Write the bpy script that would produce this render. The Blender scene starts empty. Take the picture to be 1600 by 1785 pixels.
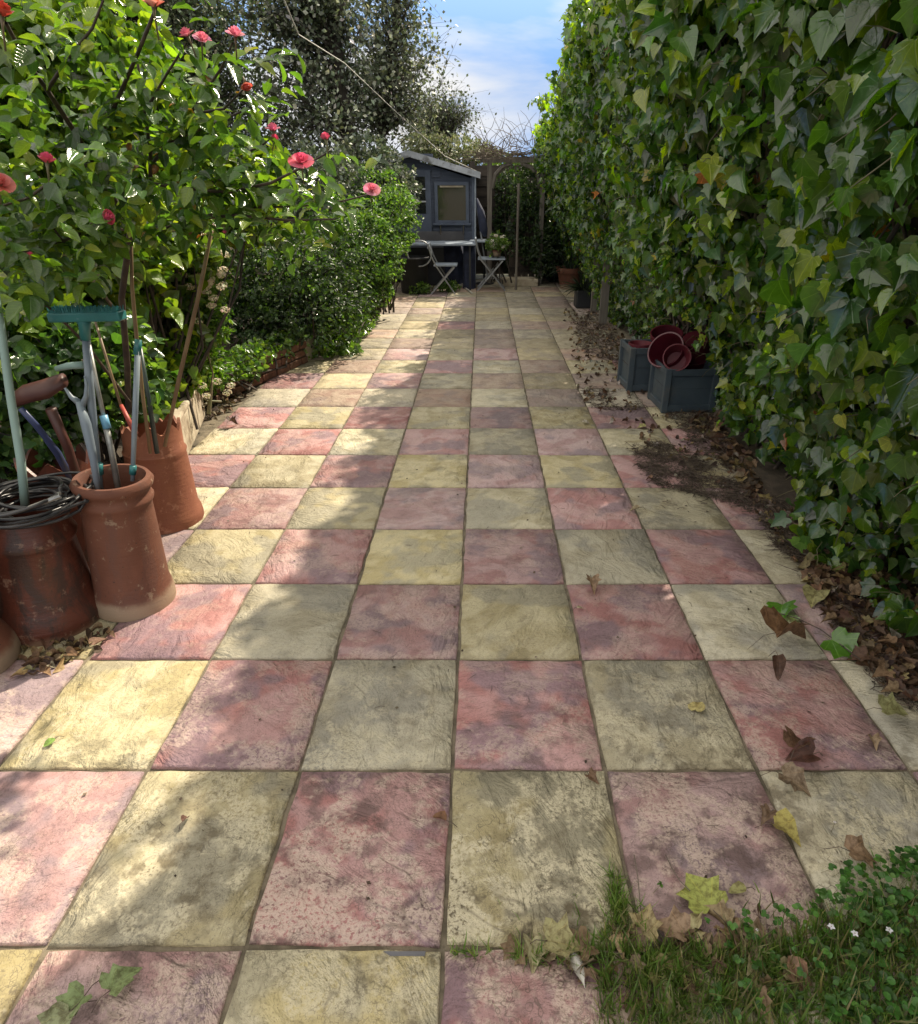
import bpy, math, random
import numpy as np
from mathutils import Vector, Matrix
random.seed(7); rng = np.random.default_rng(11)
R = math.radians
S = bpy.context.scene
COL = S.collection
# ------------------------------------------------------------------ camera, sky, sun, exposure
F = 1150.0; VX = 840.0; YH = 320.0; CY = 892.5
TH = math.atan((CY - YH) / F); CT, ST = math.cos(TH), math.sin(TH)
SLAB = 0.45                       # slab width, metres
H = SLAB * CT / 0.2605            # eye height
SLABL = 0.0002275 * F * H / CT**2
KX = SLAB / 0.2605
cam = bpy.data.cameras.new('camera'); camo = bpy.data.objects.new('camera', cam); COL.objects.link(camo)
camo.location = (0, 0, H); camo.rotation_euler = (R(90) - TH, 0, 0)
cam.sensor_fit = 'VERTICAL'; cam.sensor_height = 24; cam.lens = 24 * F / 1785
cam.shift_x = -(VX - 800) / 1785; cam.clip_start = 0.02; cam.clip_end = 3000
S.camera = camo
SUN_EL, SUN_AZ = 45.0, 35.0       # azimuth measured from +Y (forward) towards +X (right)
sd = Vector((math.cos(R(SUN_EL)) * math.sin(R(SUN_AZ)), math.cos(R(SUN_EL)) * math.cos(R(SUN_AZ)), math.sin(R(SUN_EL))))
W = bpy.data.worlds.new('World'); S.world = W; W.use_nodes = True
wt = W.node_tree; wn = wt.nodes; wl = wt.links; wn.clear()
sky = wn.new('ShaderNodeTexSky'); sky.sky_type = 'NISHITA'; sky.sun_disc = False
sky.sun_elevation = R(SUN_EL); sky.sun_rotation = R(SUN_AZ); sky.altitude = 50
sky.air_density = .8; sky.dust_density = .35; sky.ozone_density = 2.5
tc = wn.new('ShaderNodeTexCoord'); mp = wn.new('ShaderNodeMapping'); mp.inputs['Scale'].default_value = (1.2, 2.2, 5.5)
mp.inputs['Location'].default_value = (0.35, 0.1, 0.62)
nz = wn.new('ShaderNodeTexNoise'); nz.inputs['Scale'].default_value = 1.3; nz.inputs['Detail'].default_value = 7; nz.inputs['Roughness'].default_value = .52
nz.inputs['Distortion'].default_value = .35
cr = wn.new('ShaderNodeValToRGB'); cr.color_ramp.elements[0].position = .46; cr.color_ramp.elements[1].position = .64
cr.color_ramp.elements[1].color = (.88, .88, .88, 1)
mx = wn.new('ShaderNodeMix'); mx.data_type = 'RGBA'; mx.inputs['B'].default_value = (5.0, 5.15, 5.3, 1)
bg = wn.new('ShaderNodeBackground'); bg.inputs['Strength'].default_value = .15
wo = wn.new('ShaderNodeOutputWorld')
wl.new(tc.outputs['Generated'], mp.inputs['Vector']); wl.new(mp.outputs[0], nz.inputs['Vector']); wl.new(cr.outputs[0], mx.inputs['Factor']); 
# the clear band low down is a deeper blue; thin bright cloud spreads over the upper sky, as at the top of the photograph
sep = wn.new('ShaderNodeSeparateXYZ'); wl.new(tc.outputs['Generated'], sep.inputs[0])
el = wn.new('ShaderNodeMapRange'); el.interpolation_type = 'SMOOTHSTEP'; wl.new(sep.outputs[2], el.inputs[0]); el.inputs[1].default_value = .09; el.inputs[2].default_value = .42
bl = wn.new('ShaderNodeMix'); bl.data_type = 'RGBA'; bl.inputs['A'].default_value = (.8, 1.62, 3.3, 1); wl.new(el.outputs[0], bl.inputs['Factor']); wl.new(sky.outputs[0], bl.inputs['B'])
cl = wn.new('ShaderNodeMix'); cl.data_type = 'RGBA'; cl.inputs['A'].default_value = (3.2, 3.3, 3.45, 1); cl.inputs['B'].default_value = (5.6, 5.55, 5.5, 1); wl.new(el.outputs[0], cl.inputs['Factor']); wl.new(cl.outputs['Result'], mx.inputs['B'])
wl.new(bl.outputs['Result'], mx.inputs['A'])
cm = wn.new('ShaderNodeMath'); cm.operation = 'MULTIPLY_ADD'; wl.new(el.outputs[0], cm.inputs[0]); cm.inputs[1].default_value = .22; wl.new(nz.outputs[0], cm.inputs[2])
wl.new(mx.outputs['Result'], bg.inputs[0]); wl.new(bg.outputs[0], wo.inputs[0]); wl.new(cm.outputs[0], cr.inputs[0])
sl = bpy.data.lights.new('sun', 'SUN'); sl.energy = 3.5; sl.angle = R(.7); sl.color = (1, .93, .82)
so = bpy.data.objects.new('sun', sl); COL.objects.link(so); so.rotation_euler = sd.to_track_quat('Z', 'Y').to_euler()
S.view_settings.view_transform = 'Standard'; S.view_settings.look = 'None'; S.view_settings.gamma = 1
S.view_settings.use_curve_mapping = False
S.view_settings.exposure = 1.03
S.view_settings.use_white_balance = True; S.view_settings.white_balance_temperature = 7300
S.render.engine = 'CYCLES'
S.cycles.max_bounces = 4; S.cycles.diffuse_bounces = 2; S.cycles.glossy_bounces = 2; S.cycles.transmission_bounces = 3; S.cycles.transparent_max_bounces = 8

# ------------------------------------------------------------------ helpers
def P(px, py, D):                 # the point seen at a photo pixel, D metres ahead
    xc, yc = (px - VX) / F, -(py - CY) / F
    dy = CT + yc * ST; dz = -ST + yc * CT
    t = D / dy
    return Vector((xc * t, D, H + dz * t))
def G(px, py, z=0.0):             # the point on a level surface
    xc, yc = (px - VX) / F, -(py - CY) / F
    dy = CT + yc * ST; dz = -ST + yc * CT
    t = (z - H) / dz
    return Vector((xc * t, dy * t, z))
def PX(px, D, z):                 # point at column px, depth D, height z
    return Vector(((px - VX) / F * (D * CT + (H - z) * ST), D, z))
def mpp(D, z=1.0): return (D * CT + (H - z) * ST) / F       # metres per photo pixel
def proj(p):                      # numpy (N,3) -> px, py, depth
    zc = p[:, 1] * CT - (p[:, 2] - H) * ST
    yc = p[:, 1] * ST + (p[:, 2] - H) * CT
    zs = np.maximum(zc, 1e-3)
    return VX + F * p[:, 0] / zs, CY - F * yc / zs, zc

class MB:
    def __init__(s): s.v = []; s.f = []
    def add(s, v, f):
        o = len(s.v); s.v += [tuple(p) for p in v]; s.f += [tuple(i + o for i in q) for q in f]; return s
    def box(s, c, d, rz=0, rx=0, ry=0):
        M = Matrix.Rotation(rz, 3, 'Z') @ Matrix.Rotation(ry, 3, 'Y') @ Matrix.Rotation(rx, 3, 'X'); c = Vector(c)
        v = [c + M @ Vector((x * d[0] / 2, y * d[1] / 2, z * d[2] / 2)) for z in (-1, 1) for x, y in ((-1, -1), (1, -1), (1, 1), (-1, 1))]
        return s.add(v, [(3, 2, 1, 0), (4, 5, 6, 7), (0, 1, 5, 4), (1, 2, 6, 5), (2, 3, 7, 6), (3, 0, 4, 7)])
    def bar(s, a, b, w, t):       # rectangular bar
        a, b = Vector(a), Vector(b); d = (b - a).normalized()
        u = d.cross(Vector((0, 0, 1)));
        if u.length < 1e-3: u = Vector((1, 0, 0))
        u.normalize(); n = u.cross(d)
        v = [p + u * (i * w / 2) + n * (j * t / 2) for p in (a, b) for i, j in ((-1, -1), (1, -1), (1, 1), (-1, 1))]
        return s.add(v, [(3, 2, 1, 0), (4, 5, 6, 7), (0, 1, 5, 4), (1, 2, 6, 5), (2, 3, 7, 6), (3, 0, 4, 7)])
    def tube(s, pts, rad, n=6, caps=True, flat=1.0):
        pts = [Vector(p) for p in pts]; m = len(pts)
        if not hasattr(rad, '__len__'): rad = [rad] * m
        v = []; t0 = (pts[1] - pts[0]).normalized(); u = t0.orthogonal().normalized()
        for i in range(m):
            t = (pts[min(i + 1, m - 1)] - pts[max(i - 1, 0)]).normalized()
            u = (u - t * u.dot(t)).normalized(); w = t.cross(u)
            for k in range(n):
                a = 2 * math.pi * k / n; v.append(pts[i] + (u * math.cos(a) + w * math.sin(a) * flat) * rad[i])
        f = [(i * n + k, i * n + (k + 1) % n, (i + 1) * n + (k + 1) % n, (i + 1) * n + k) for i in range(m - 1) for k in range(n)]
        if caps: f += [tuple(range(n))[::-1], tuple((m - 1) * n + k for k in range(n))]
        return s.add(v, f)
    def lathe(s, prof, n=32, c=(0, 0, 0), wob=0.0, ph=0.0):
        c = Vector(c); v = []
        for (r, z) in prof:
            for k in range(n):
                a = 2 * math.pi * k / n; q = r * (1 + wob * math.sin(2 * a + ph + z * 5) + wob * .6 * math.sin(3 * a + z * 9))
                v.append(c + Vector((q * math.cos(a), q * math.sin(a), z)))
        f = [(i * n + k, i * n + (k + 1) % n, (i + 1) * n + (k + 1) % n, (i + 1) * n + k) for i in range(len(prof) - 1) for k in range(n)]
        return s.add(v, f)
    def mesh(s, name, m, smooth=False):
        me = bpy.data.meshes.new(name); me.from_pydata(s.v, [], s.f); me.update()
        if m: me.materials.append(m)
        if smooth: me.polygons.foreach_set('use_smooth', [True] * len(me.polygons))
        return me
    def build(s, name, m, parent=None, smooth=False, **k):
        return link(name, s.mesh(name, m, smooth), parent, **k)
def link(name, data, parent=None, loc=None, **k):
    o = bpy.data.objects.new(name, data); COL.objects.link(o)
    if parent is not None:
        o.parent = parent
        o.matrix_parent_inverse = Matrix.Translation(-Vector(parent.location)) if not k.pop('local', False) else Matrix()
    if loc is not None: o.location = loc
    for a, b in k.items(): o[a] = b
    return o
def thing(name, label, cat, loc=(0, 0, 0), group=None):
    o = bpy.data.objects.new(name, None); COL.objects.link(o); o.location = loc; o.empty_display_size = .1
    o['label'] = label; o['category'] = cat
    if group: o['group'] = group
    return o
def tag(o, label, cat, group=None):
    o['label'] = label; o['category'] = cat
    if group: o['group'] = group
    return o
def bevel(o, w, seg=2):
    m = o.modifiers.new('bevel', 'BEVEL'); m.width = w; m.segments = seg; m.limit_method = 'ANGLE'; m.angle_limit = R(35); return o

# ------------------------------------------------------------------ materials
def nt(name):
    m = bpy.data.materials.new(name); m.use_nodes = True; t = m.node_tree; n = t.nodes
    return m, t, n['Principled BSDF'], n['Material Output']
class N:                                            # tiny node-writing aid
    def __init__(s, t): s.t = t; s.n = t.nodes; s.l = t.links
    def new(s, k, **a):
        o = s.n.new('ShaderNode' + k)
        for q, v in a.items(): setattr(o, q, v)
        return o
    def put(s, v, sock):
        if hasattr(v, 'is_linked') or isinstance(v, bpy.types.NodeSocket): s.l.new(v, sock)
        else: sock.default_value = v
    def noise(s, vec, sc, det=4, ro=.55, dis=0.0, out=0):
        o = s.new('TexNoise'); s.put(vec, o.inputs['Vector']); o.inputs['Scale'].default_value = sc
        o.inputs['Detail'].default_value = det; o.inputs['Roughness'].default_value = ro; o.inputs['Distortion'].default_value = dis
        return o.outputs[out]
    def ramp(s, v, a, b, ca=(0, 0, 0, 1), cb=(1, 1, 1, 1)):
        o = s.new('ValToRGB'); s.put(v, o.inputs[0]); e = o.color_ramp.elements
        e[0].position = a; e[1].position = b; e[0].color = ca; e[1].color = cb; return o.outputs[0]
    def ss(s, v, a, b, lo=0.0, hi=1.0):
        o = s.new('MapRange', interpolation_type='SMOOTHSTEP'); s.put(v, o.inputs[0])
        for i, x in enumerate((a, b, lo, hi)): o.inputs[i + 1].default_value = x
        return o.outputs[0]
    def mix(s, f, a, b, bt='MIX'):
        o = s.new('Mix', data_type='RGBA', blend_type=bt); s.put(f, o.inputs['Factor'])
        s.put(c4(a), o.inputs['A']); s.put(c4(b), o.inputs['B']); return o.outputs['Result']
    def math(s, op, a, b=0.0):
        o = s.new('Math', operation=op); s.put(a, o.inputs[0]); s.put(b, o.inputs[1]); return o.outputs[0]
    def vscale(s, vec, sc, loc=(0, 0, 0), rot=(0, 0, 0)):
        o = s.new('Mapping'); s.put(vec, o.inputs['Vector']); o.inputs['Scale'].default_value = sc
        o.inputs['Location'].default_value = loc; o.inputs['Rotation'].default_value = rot; return o.outputs[0]
    def bump(s, h, st, dist=.01, nrm=None):
        o = s.new('Bump'); s.put(h, o.inputs['Height']); o.inputs['Strength'].default_value = st; o.inputs['Distance'].default_value = dist
        if nrm is not None: s.l.new(nrm, o.inputs['Normal'])
        return o.outputs[0]
def c4(c): return (*c, 1) if isinstance(c, tuple) and len(c) == 3 else c

def mat_simple(name, col, rough=.6, col2=None, sc=8, metal=0, spec=.5, bump=0.0, bsc=60, coord='Object', stretch=(1, 1, 1), dirt=None):
    m, t, b, o = nt(name); n = N(t); tcn = n.new('TexCoord').outputs[coord]; v = n.vscale(tcn, stretch)
    if col2:
        c = n.mix(n.ss(n.noise(v, sc, 6, .6), .35, .65), col, col2)
        if dirt: c = n.mix(n.ss(n.noise(tcn, sc * .6, 8, .7), .52, .68), c, dirt)
        t.links.new(c, b.inputs['Base Color'])
    else: b.inputs['Base Color'].default_value = (*col, 1)
    b.inputs['Roughness'].default_value = rough; b.inputs['Metallic'].default_value = metal
    b.inputs['Specular IOR Level'].default_value = spec
    if bump: t.links.new(n.bump(n.noise(v, bsc, 6, .65), bump, .01), b.inputs['Normal'])
    return m

def mat_slab(name, base, hi, dark, redd, seed, far=0):
    m, t, b, o = nt(name); n = N(t)
    g = n.new('NewGeometry').outputs['Position']; rnd = n.new('ObjectInfo').outputs['Random']
    off = n.new('CombineXYZ'); off.inputs[2].default_value = seed; n.put(n.math('MULTIPLY', rnd, 37.0), off.inputs[0]); n.put(n.math('MULTIPLY', rnd, 91.0), off.inputs[1])
    va = n.new('VectorMath', operation='ADD'); n.put(g, va.inputs[0]); n.put(off.outputs[0], va.inputs[1]); v = va.outputs[0]
    # random riven direction per slab
    vr = n.new('VectorRotate', rotation_type='Z_AXIS'); n.put(v, vr.inputs['Vector']); n.put(n.math('MULTIPLY', rnd, 9.0), vr.inputs['Angle'])
    vs = n.vscale(vr.outputs[0], (4.0, 7.0, 6.0))
    big = n.noise(v, 4.2, 2, .6, .8); med = n.noise(v, 11, 4, .62, .0); fin = n.noise(v, 90, 2, .7); rive = n.noise(vs, 1.6, 4, .62, 1.4)
    vcr = n.new('VectorMath', operation='ADD'); n.put(v, vcr.inputs[0])
    nzc = n.new('VectorMath', operation='SCALE'); n.put(n.noise(v, 28, 1, .6, 0, 1), nzc.inputs[0]); nzc.inputs['Scale'].default_value = .035
    n.put(nzc.outputs[0], vcr.inputs[1])
    vo = n.new('TexVoronoi', feature='DISTANCE_TO_EDGE'); n.put(vcr.outputs[0], vo.inputs['Vector']); vo.inputs['Scale'].default_value = 88
    vo2 = n.new('TexVoronoi', feature='DISTANCE_TO_EDGE'); n.put(n.vscale(vcr.outputs[0], (1, 1.5, 1)), vo2.inputs['Vector']); vo2.inputs['Scale'].default_value = 130
    vo3 = n.new('TexVoronoi', feature='DISTANCE_TO_EDGE')
    w3 = n.new('VectorMath', operation='SCALE'); n.put(n.noise(v, 7, 3, .65, 0, 1), w3.inputs[0]); w3.inputs['Scale'].default_value = .35
    w3b = n.new('VectorMath', operation='ADD'); n.put(v, w3b.inputs[0]); n.put(w3.outputs[0], w3b.inputs[1])
    n.put(w3b.outputs[0], vo3.inputs['Vector']); vo3.inputs['Scale'].default_value = 5.0
    tn = n.math('MULTIPLY', n.noise(n.vscale(vr.outputs[0], (1.3, 2.0, 1.0)), 2.1, 3, .55, .4), 6.0); tf = n.math('FRACT', tn)
    terr = n.math('ADD', n.math('FLOOR', tn), n.ss(tf, .40, .60)); amt = n.ss(n.noise(v, 3.7, 1, .5), .42, .58)
    ledge = n.math('MULTIPLY', n.ss(n.math('ABSOLUTE', n.math('SUBTRACT', tf, .5)), .0, .09, 1, 0), n.math('MULTIPLY', amt, n.ss(n.noise(v, 13, 1, .5), .46, .56)))
    c = n.mix(n.ss(big, .42, .56), base, hi)
    c = n.mix(n.ss(n.noise(v, 3.1, 3, .6, 0), .49, .58, 0, .85), c, redd)
    tone = n.new('HueSaturation'); n.put(c, tone.inputs['Color'])
    n.put(n.ss(rnd, 0, 1, .74 , 1.2), tone.inputs['Value']); n.put(n.ss(n.math('FRACT', n.math('MULTIPLY', rnd, 7.3)), 0, 1, .72, 1.12), tone.inputs['Saturation'])
    c = tone.outputs[0]
    # organic grime: broad patches, then streaky in the riven direction
    sy = n.new('SeparateXYZ'); n.put(g, sy.inputs[0]); wear = n.math('ADD', n.ss(sy.outputs[1], 1.0, 2.3, .75, .0), n.math('MULTIPLY', n.math('FRACT', n.math('MULTIPLY', rnd, 13.7)), .42))
    mold = n.math('MULTIPLY', n.math('MULTIPLY', n.ss(med, .46, .62), n.ss(n.noise(v, 2.3, 1, .5), .36, .62, .15, 1)), wear)
    c = n.mix(n.math('MULTIPLY', mold, .95), c, dark)
    c = n.mix(n.math('MULTIPLY', n.ss(rive, .55, .66), .16), c, dark)
    # pale crust, broken by fine cracks
    pat = n.math('MULTIPLY', n.ss(n.noise(v, 6.5, 4, .68, 0), .47, .58), n.ss(fin, .34, .5))
    crust = n.mix(.45, hi, (.62, .56, .42))
    c = n.mix(n.math('MULTIPLY', pat, n.math('ADD', n.math('MULTIPLY', wear, .7), .12)), c, crust)
    crk = n.math('MULTIPLY', n.ss(vo.outputs[0], .01, .075, 1, 0), n.ss(n.noise(v, 5, 1, .5), .46, .56))
    crk = n.math('MAXIMUM', crk, n.math('MULTIPLY', n.ss(vo2.outputs[0], .02, .10, 1, 0), n.ss(n.noise(v, 7.7, 1, .5, 0), .5, .6, 0, .8)))
    crk = n.math('MULTIPLY', crk, n.ss(n.noise(v, 40, 1, .6), .42, .55))
    lng = n.math('MULTIPLY', n.ss(vo3.outputs[0], .002, .012, 1, 0), n.ss(n.noise(v, 6, 2, .5), .5, .56))
    fine_crk = crk; crk = n.math('MAXIMUM', crk, lng); crk = n.math('MAXIMUM', crk, n.math('MULTIPLY', ledge, .8))
    c = n.mix(n.math('MULTIPLY', crk, n.math('ADD', n.math('MULTIPLY', wear, .45), .12)), c, (.075, .06, .045))
    # fine speckle
    c = n.mix(n.ss(n.noise(v, 240, 1, .7), .58, .72, 0, .4), c, (.07, .06, .05))
    t.links.new(c, b.inputs['Base Color'])
    b.inputs['Specular IOR Level'].default_value = .35
    t.links.new(n.ss(med, .35, .65, .62, .85), b.inputs['Roughness'])
    h = n.math('ADD', n.math('MULTIPLY', rive, 1.0), n.math('MULTIPLY', fin, .16))
    h = n.math('ADD', h, n.math('MULTIPLY', n.noise(v, 24, 2, .6), .3)); h = n.math('ADD', h, n.math('MULTIPLY', n.math('MULTIPLY', terr, amt), .12))
    t.links.new(n.bump(h, 1.0, .019), b.inputs['Normal'])
    return m

def mat_leaf(name, gloss=.35, trans=.4, tcol=(1.5, 1.9, .35), veins='palm', spec=.5, vein_amt=.35):
    m, t, b, o = nt(name); n = N(t)
    at = n.new('Attribute', attribute_name='leafcol').outputs['Color']
    uv = n.new('UVMap', uv_map='uv').outputs[0]; sx = n.new('SeparateXYZ'); n.put(uv, sx.inputs[0]); x, y = sx.outputs[0], sx.outputs[1]
    g = n.new('NewGeometry'); mot = n.noise(g.outputs['Position'], 55, 4, .6)
    c = n.mix(n.ss(mot, .35, .7, 0, .45), at, n.mix(1.0, at, (.55, .62, .5), 'MULTIPLY'))
    if veins:
        if veins == 'palm': a = n.math('ARCTAN2', x, n.math('ADD', y, .03)); fr = n.math('ABSOLUTE', n.math('SUBTRACT', n.math('FRACT', n.math('ADD', n.math('DIVIDE', a, .62), .5)), .5)); ww = (.0, .07)
        else: fr = n.math('ABSOLUTE', n.math('SUBTRACT', n.math('FRACT', n.math('MULTIPLY', n.math('SUBTRACT', y, n.math('ABSOLUTE', x)), 7.0)), .5)); ww = (.0, .12)
        v = n.math('MAXIMUM', n.ss(fr, ww[0], ww[1], 1, 0), n.ss(n.math('ABSOLUTE', x), .0, .03, 1, 0))
        c = n.mix(n.math('MULTIPLY', v, vein_amt), c, n.mix(1.0, at, (2.6, 2.1, 2.4), 'MULTIPLY'))
        t.links.new(n.bump(n.math('ADD', n.math('MULTIPLY', v, -.6), mot), .35, .004), b.inputs['Normal'])
    t.links.new(c, b.inputs['Base Color']); b.inputs['Roughness'].default_value = gloss; b.inputs['Specular IOR Level'].default_value = spec
    tr = n.new('BsdfTranslucent'); n.put(n.mix(1.0, c, tcol, 'MULTIPLY'), tr.inputs[0])
    ms = n.new('MixShader'); ms.inputs[0].default_value = trans
    t.links.new(b.outputs[0], ms.inputs[1]); t.links.new(tr.outputs[0], ms.inputs[2]); t.links.new(ms.outputs[0], o.inputs[0])
    return m
def mat_dry(name):
    m, t, b, o = nt(name); n = N(t)
    at = n.new('Attribute', attribute_name='leafcol').outputs['Color']; g = n.new('NewGeometry').outputs['Position']
    uv = n.new('UVMap', uv_map='uv').outputs[0]; sx = n.new('SeparateXYZ'); n.put(uv, sx.inputs[0]); x, y = sx.outputs[0], sx.outputs[1]
    a = n.math('ARCTAN2', x, n.math('ADD', y, .03)); fr = n.math('ABSOLUTE', n.math('SUBTRACT', n.math('FRACT', n.math('ADD', n.math('DIVIDE', a, .62), .5)), .5))
    v = n.ss(fr, 0, .06, 1, 0)
    c = n.mix(n.ss(n.noise(g, 60, 5, .65), .4, .65, 0, .8), at, n.mix(1.0, at, (.35, .28, .22), 'MULTIPLY'))
    c = n.mix(n.math('MULTIPLY', v, .3), c, n.mix(1.0, at, (1.8, 1.6, 1.3), 'MULTIPLY'))
    t.links.new(c, b.inputs['Base Color']); b.inputs['Roughness'].default_value = .65
    t.links.new(n.bump(n.math('ADD', n.noise(g, 120, 4, .6), n.math('MULTIPLY', v, .6)), .5, .003), b.inputs['Normal'])
    tr = n.new('BsdfTranslucent'); n.put(c, tr.inputs[0]); ms = n.new('MixShader'); ms.inputs[0].default_value = .15
    t.links.new(b.outputs[0], ms.inputs[1]); t.links.new(tr.outputs[0], ms.inputs[2]); t.links.new(ms.outputs[0], o.inputs[0])
    return m
def mat_terra(name, a, b2, stain, pale, low=.08, gloss=.7):
    m, t, b, o = nt(name); n = N(t); oc = n.new('TexCoord').outputs['Object']
    c = n.mix(n.ss(n.noise(oc, 5, 6, .6, .5), .35, .65), a, b2)
    c = n.mix(n.ss(n.noise(n.vscale(oc, (1, 1, .35)), 7, 8, .7, .6), .50, .60, 0, .85), c, stain)
    c = n.mix(n.ss(n.noise(oc, 16, 6, .72), .58, .66, 0, .55), c, pale)
    c = n.mix(n.ss(n.noise(oc, 60, 3, .7), .66, .72, 0, .8), c, (.03, .02, .015))
    sz = n.new('SeparateXYZ'); n.put(oc, sz.inputs[0])
    zz = n.math('ADD', sz.outputs[2], n.math('MULTIPLY', n.noise(oc, 9, 4, .6), .05))
    c = n.mix(n.ss(zz, low, low + .035, .8, 0), c, pale)
    t.links.new(c, b.inputs['Base Color']); b.inputs['Roughness'].default_value = gloss; b.inputs['Specular IOR Level'].default_value = .4
    hh = n.math('ADD', n.noise(n.vscale(oc, (1, 1, 6)), 14, 5, .6), n.math('MULTIPLY', n.noise(oc, 120, 4, .7), .35))
    t.links.new(n.bump(hh, .35, .006), b.inputs['Normal'])
    return m
def mat_wood(name, a, b2, rough=.75, axis=(12, 12, .8)):
    return mat_simple(name, a, rough, b2, 3, bump=.5, bsc=7, stretch=axis)

M = {}
M['yel'] = mat_slab('yellow_slab', (.41, .35, .205), (.52, .46, .30), (.13, .105, .065), (.33, .305, .23), 3.0)
M['pink'] = mat_slab('pink_slab', (.37, .19, .18), (.45, .285, .275), (.13, .085, .08), (.25, .175, .195), 21.0)
M['buffy'] = mat_slab('buff_slab', (.36, .31, .21), (.44, .38, .26), (.13, .11, .085), (.31, .27, .21), 8.0)
M['buffp'] = mat_slab('rosy_buff_slab', (.36, .25, .20), (.42, .32, .25), (.13, .10, .085), (.31, .24, .21), 14.0)
M['mortar'] = mat_simple('mortar', (.2, .165, .115), .9, (.09, .075, .05), 14, bump=.6, bsc=90)
M['soil'] = mat_simple('soil', (.045, .034, .024), .95, (.08, .06, .042), 12, bump=1, bsc=40)
M['lawn'] = mat_simple('earth', (.05, .06, .025), .95, (.06, .045, .03), 5, bump=.8, bsc=30)
M['ivy'] = mat_leaf('ivy_leaf', .2, .38, (2.2, 2.4, .4), spec=1.0, vein_amt=.4)
M['rosel'] = mat_leaf('rose_leaf', .17, .42, (2.1, 2.15, .6), 'pin', spec=.7, vein_amt=.25)
M['fine'] = mat_leaf('fine_leaf', .45, .35, (1.6, 1.8, .4), None)
M['silver'] = mat_leaf('silver_leaf', .45, .22, (1.2, 1.3, .7), None)
M['grass'] = mat_leaf('grass_blade', .4, .35, (1.5, 1.7, .4), None)
M['dry'] = mat_dry('dry_leaf')
M['petal'] = mat_leaf('petal', .5, .35, (1.3, 1.0, 1.0), None)
M['bark'] = mat_simple('bark', (.035, .028, .022), .9, (.07, .056, .045), 9, bump=.9, bsc=30, stretch=(1, 1, .3))
M['cane'] = mat_simple('rose_cane', (.035, .022, .018), .6, (.07, .045, .03), 20, bump=.3)
M['stem'] = mat_simple('green_stem', (.12, .13, .05), .6, (.16, .12, .07), 12)
M['twig'] = mat_simple('twig', (.13, .095, .07), .85, (.06, .044, .033), 20, coord='Object')
M['vine'] = mat_simple('bare_vine', (.2, .16, .125), .85, (.1, .08, .06), 12)
M['bamboo'] = mat_simple('bamboo', (.26, .18, .09), .5, (.16, .1, .055), 10, stretch=(1, 1, .4))
M['terra_mid'] = mat_terra('terracotta_plain', (.125, .046, .027), (.16, .062, .037), (.12, .052, .036), (.33, .25, .17), .075)
M['terra_dark'] = mat_terra('terracotta_glazed_dark', (.07, .022, .014), (.11, .033, .02), (.035, .022, .018), (.27, .17, .12), .03, .38)
M['terra_bright'] = mat_terra('terracotta_orange', (.22, .078, .042), (.28, .105, .058), (.24, .085, .05), (.5, .25, .16), .01)
M['hose'] = mat_simple('black_hose', (.014, .014, .015), .35, (.028, .028, .03), 20)
# ------------------------------------------------------------------ leaf clouds
def leaf_t(kind, fold=.24, droop=.38):
    if kind == 'ivy': half = [(.17, -.13), (.42, -.06), (.47, .12), (.38, .25), (.56, .5), (.3, .56), (.13, .8)]; mid = [0, .22, .55, 1.0]
    elif kind == 'ivy2': half = [(.2, -.12), (.5, .02), (.36, .22), (.6, .52), (.26, .5), (.14, .72)]; mid = [0, .2, .5, 1.0]
    elif kind == 'heart': half = [(.2, -.15), (.42, -.08), (.54, .16), (.5, .42), (.4, .56), (.2, .8)]; mid = [0, .2, .5, 1.0]
    elif kind == 'oval': half = [(.2, .12), (.34, .4), (.29, .68), (.12, .92)]; mid = [0, .3, .65, 1.0]
    elif kind == 'lance': half = [(.1, .2), (.13, .5), (.07, .8)]; mid = [0, .4, 1.0]
    elif kind == 'small': half = [(.28, .35), (.2, .75)]; mid = [0, 1.0]
    elif kind == 'round': half = [(.3, .1), (.48, .45), (.3, .85)]; mid = [0, .5, 1.0]
    elif kind == 'blade': half = [(.03, .0), (.025, .5)]; mid = [0, .5, 1.0]
    m = len(mid); v = [(0, y) for y in mid]; f = []
    for sgn in (1, -1):
        o = len(v); v += [(sgn * x, y) for x, y in half]; q = list(range(m)) + list(range(o, o + len(half)))[::-1]
        f.append(tuple(q[::-1] if sgn > 0 else q))
    va = np.array([(x, y, abs(x) * fold * 2 - droop * y * y) for x, y in v], dtype=np.float32)
    return va, f, np.array(v, dtype=np.float32)
TPL = {k: leaf_t(k) for k in ('ivy', 'ivy2', 'heart', 'oval', 'lance', 'small', 'round')}
TPL['flat'] = (np.array([(0, 0, 0), (.35, .5, .06), (0, 1, -.05), (-.35, .5, .06)], dtype=np.float32), [(0, 1, 2), (0, 2, 3)], np.array([(0, 0), (.35, .5), (0, 1), (-.35, .5)], dtype=np.float32))
TPL['blade'] = (np.array([(-.03, 0, 0), (.03, 0, 0), (-.025, .45, .0), (.025, .45, 0), (0, 1, -.18)], dtype=np.float32), [(0, 1, 3), (0, 3, 2), (2, 3, 4)], np.array([(0, 0), (0, 0), (0, .5), (0, .5), (0, 1)], dtype=np.float32))
def unit(a): return a / np.maximum(np.linalg.norm(a, axis=1, keepdims=True), 1e-6)
def frames(tip, nrm):                  # rows: x, y(tip), z(normal)
    y = unit(tip); z = unit(nrm - y * (nrm * y).sum(1, keepdims=True)); x = np.cross(y, z)
    return np.stack([x, y, z], axis=2)  # columns
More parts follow.
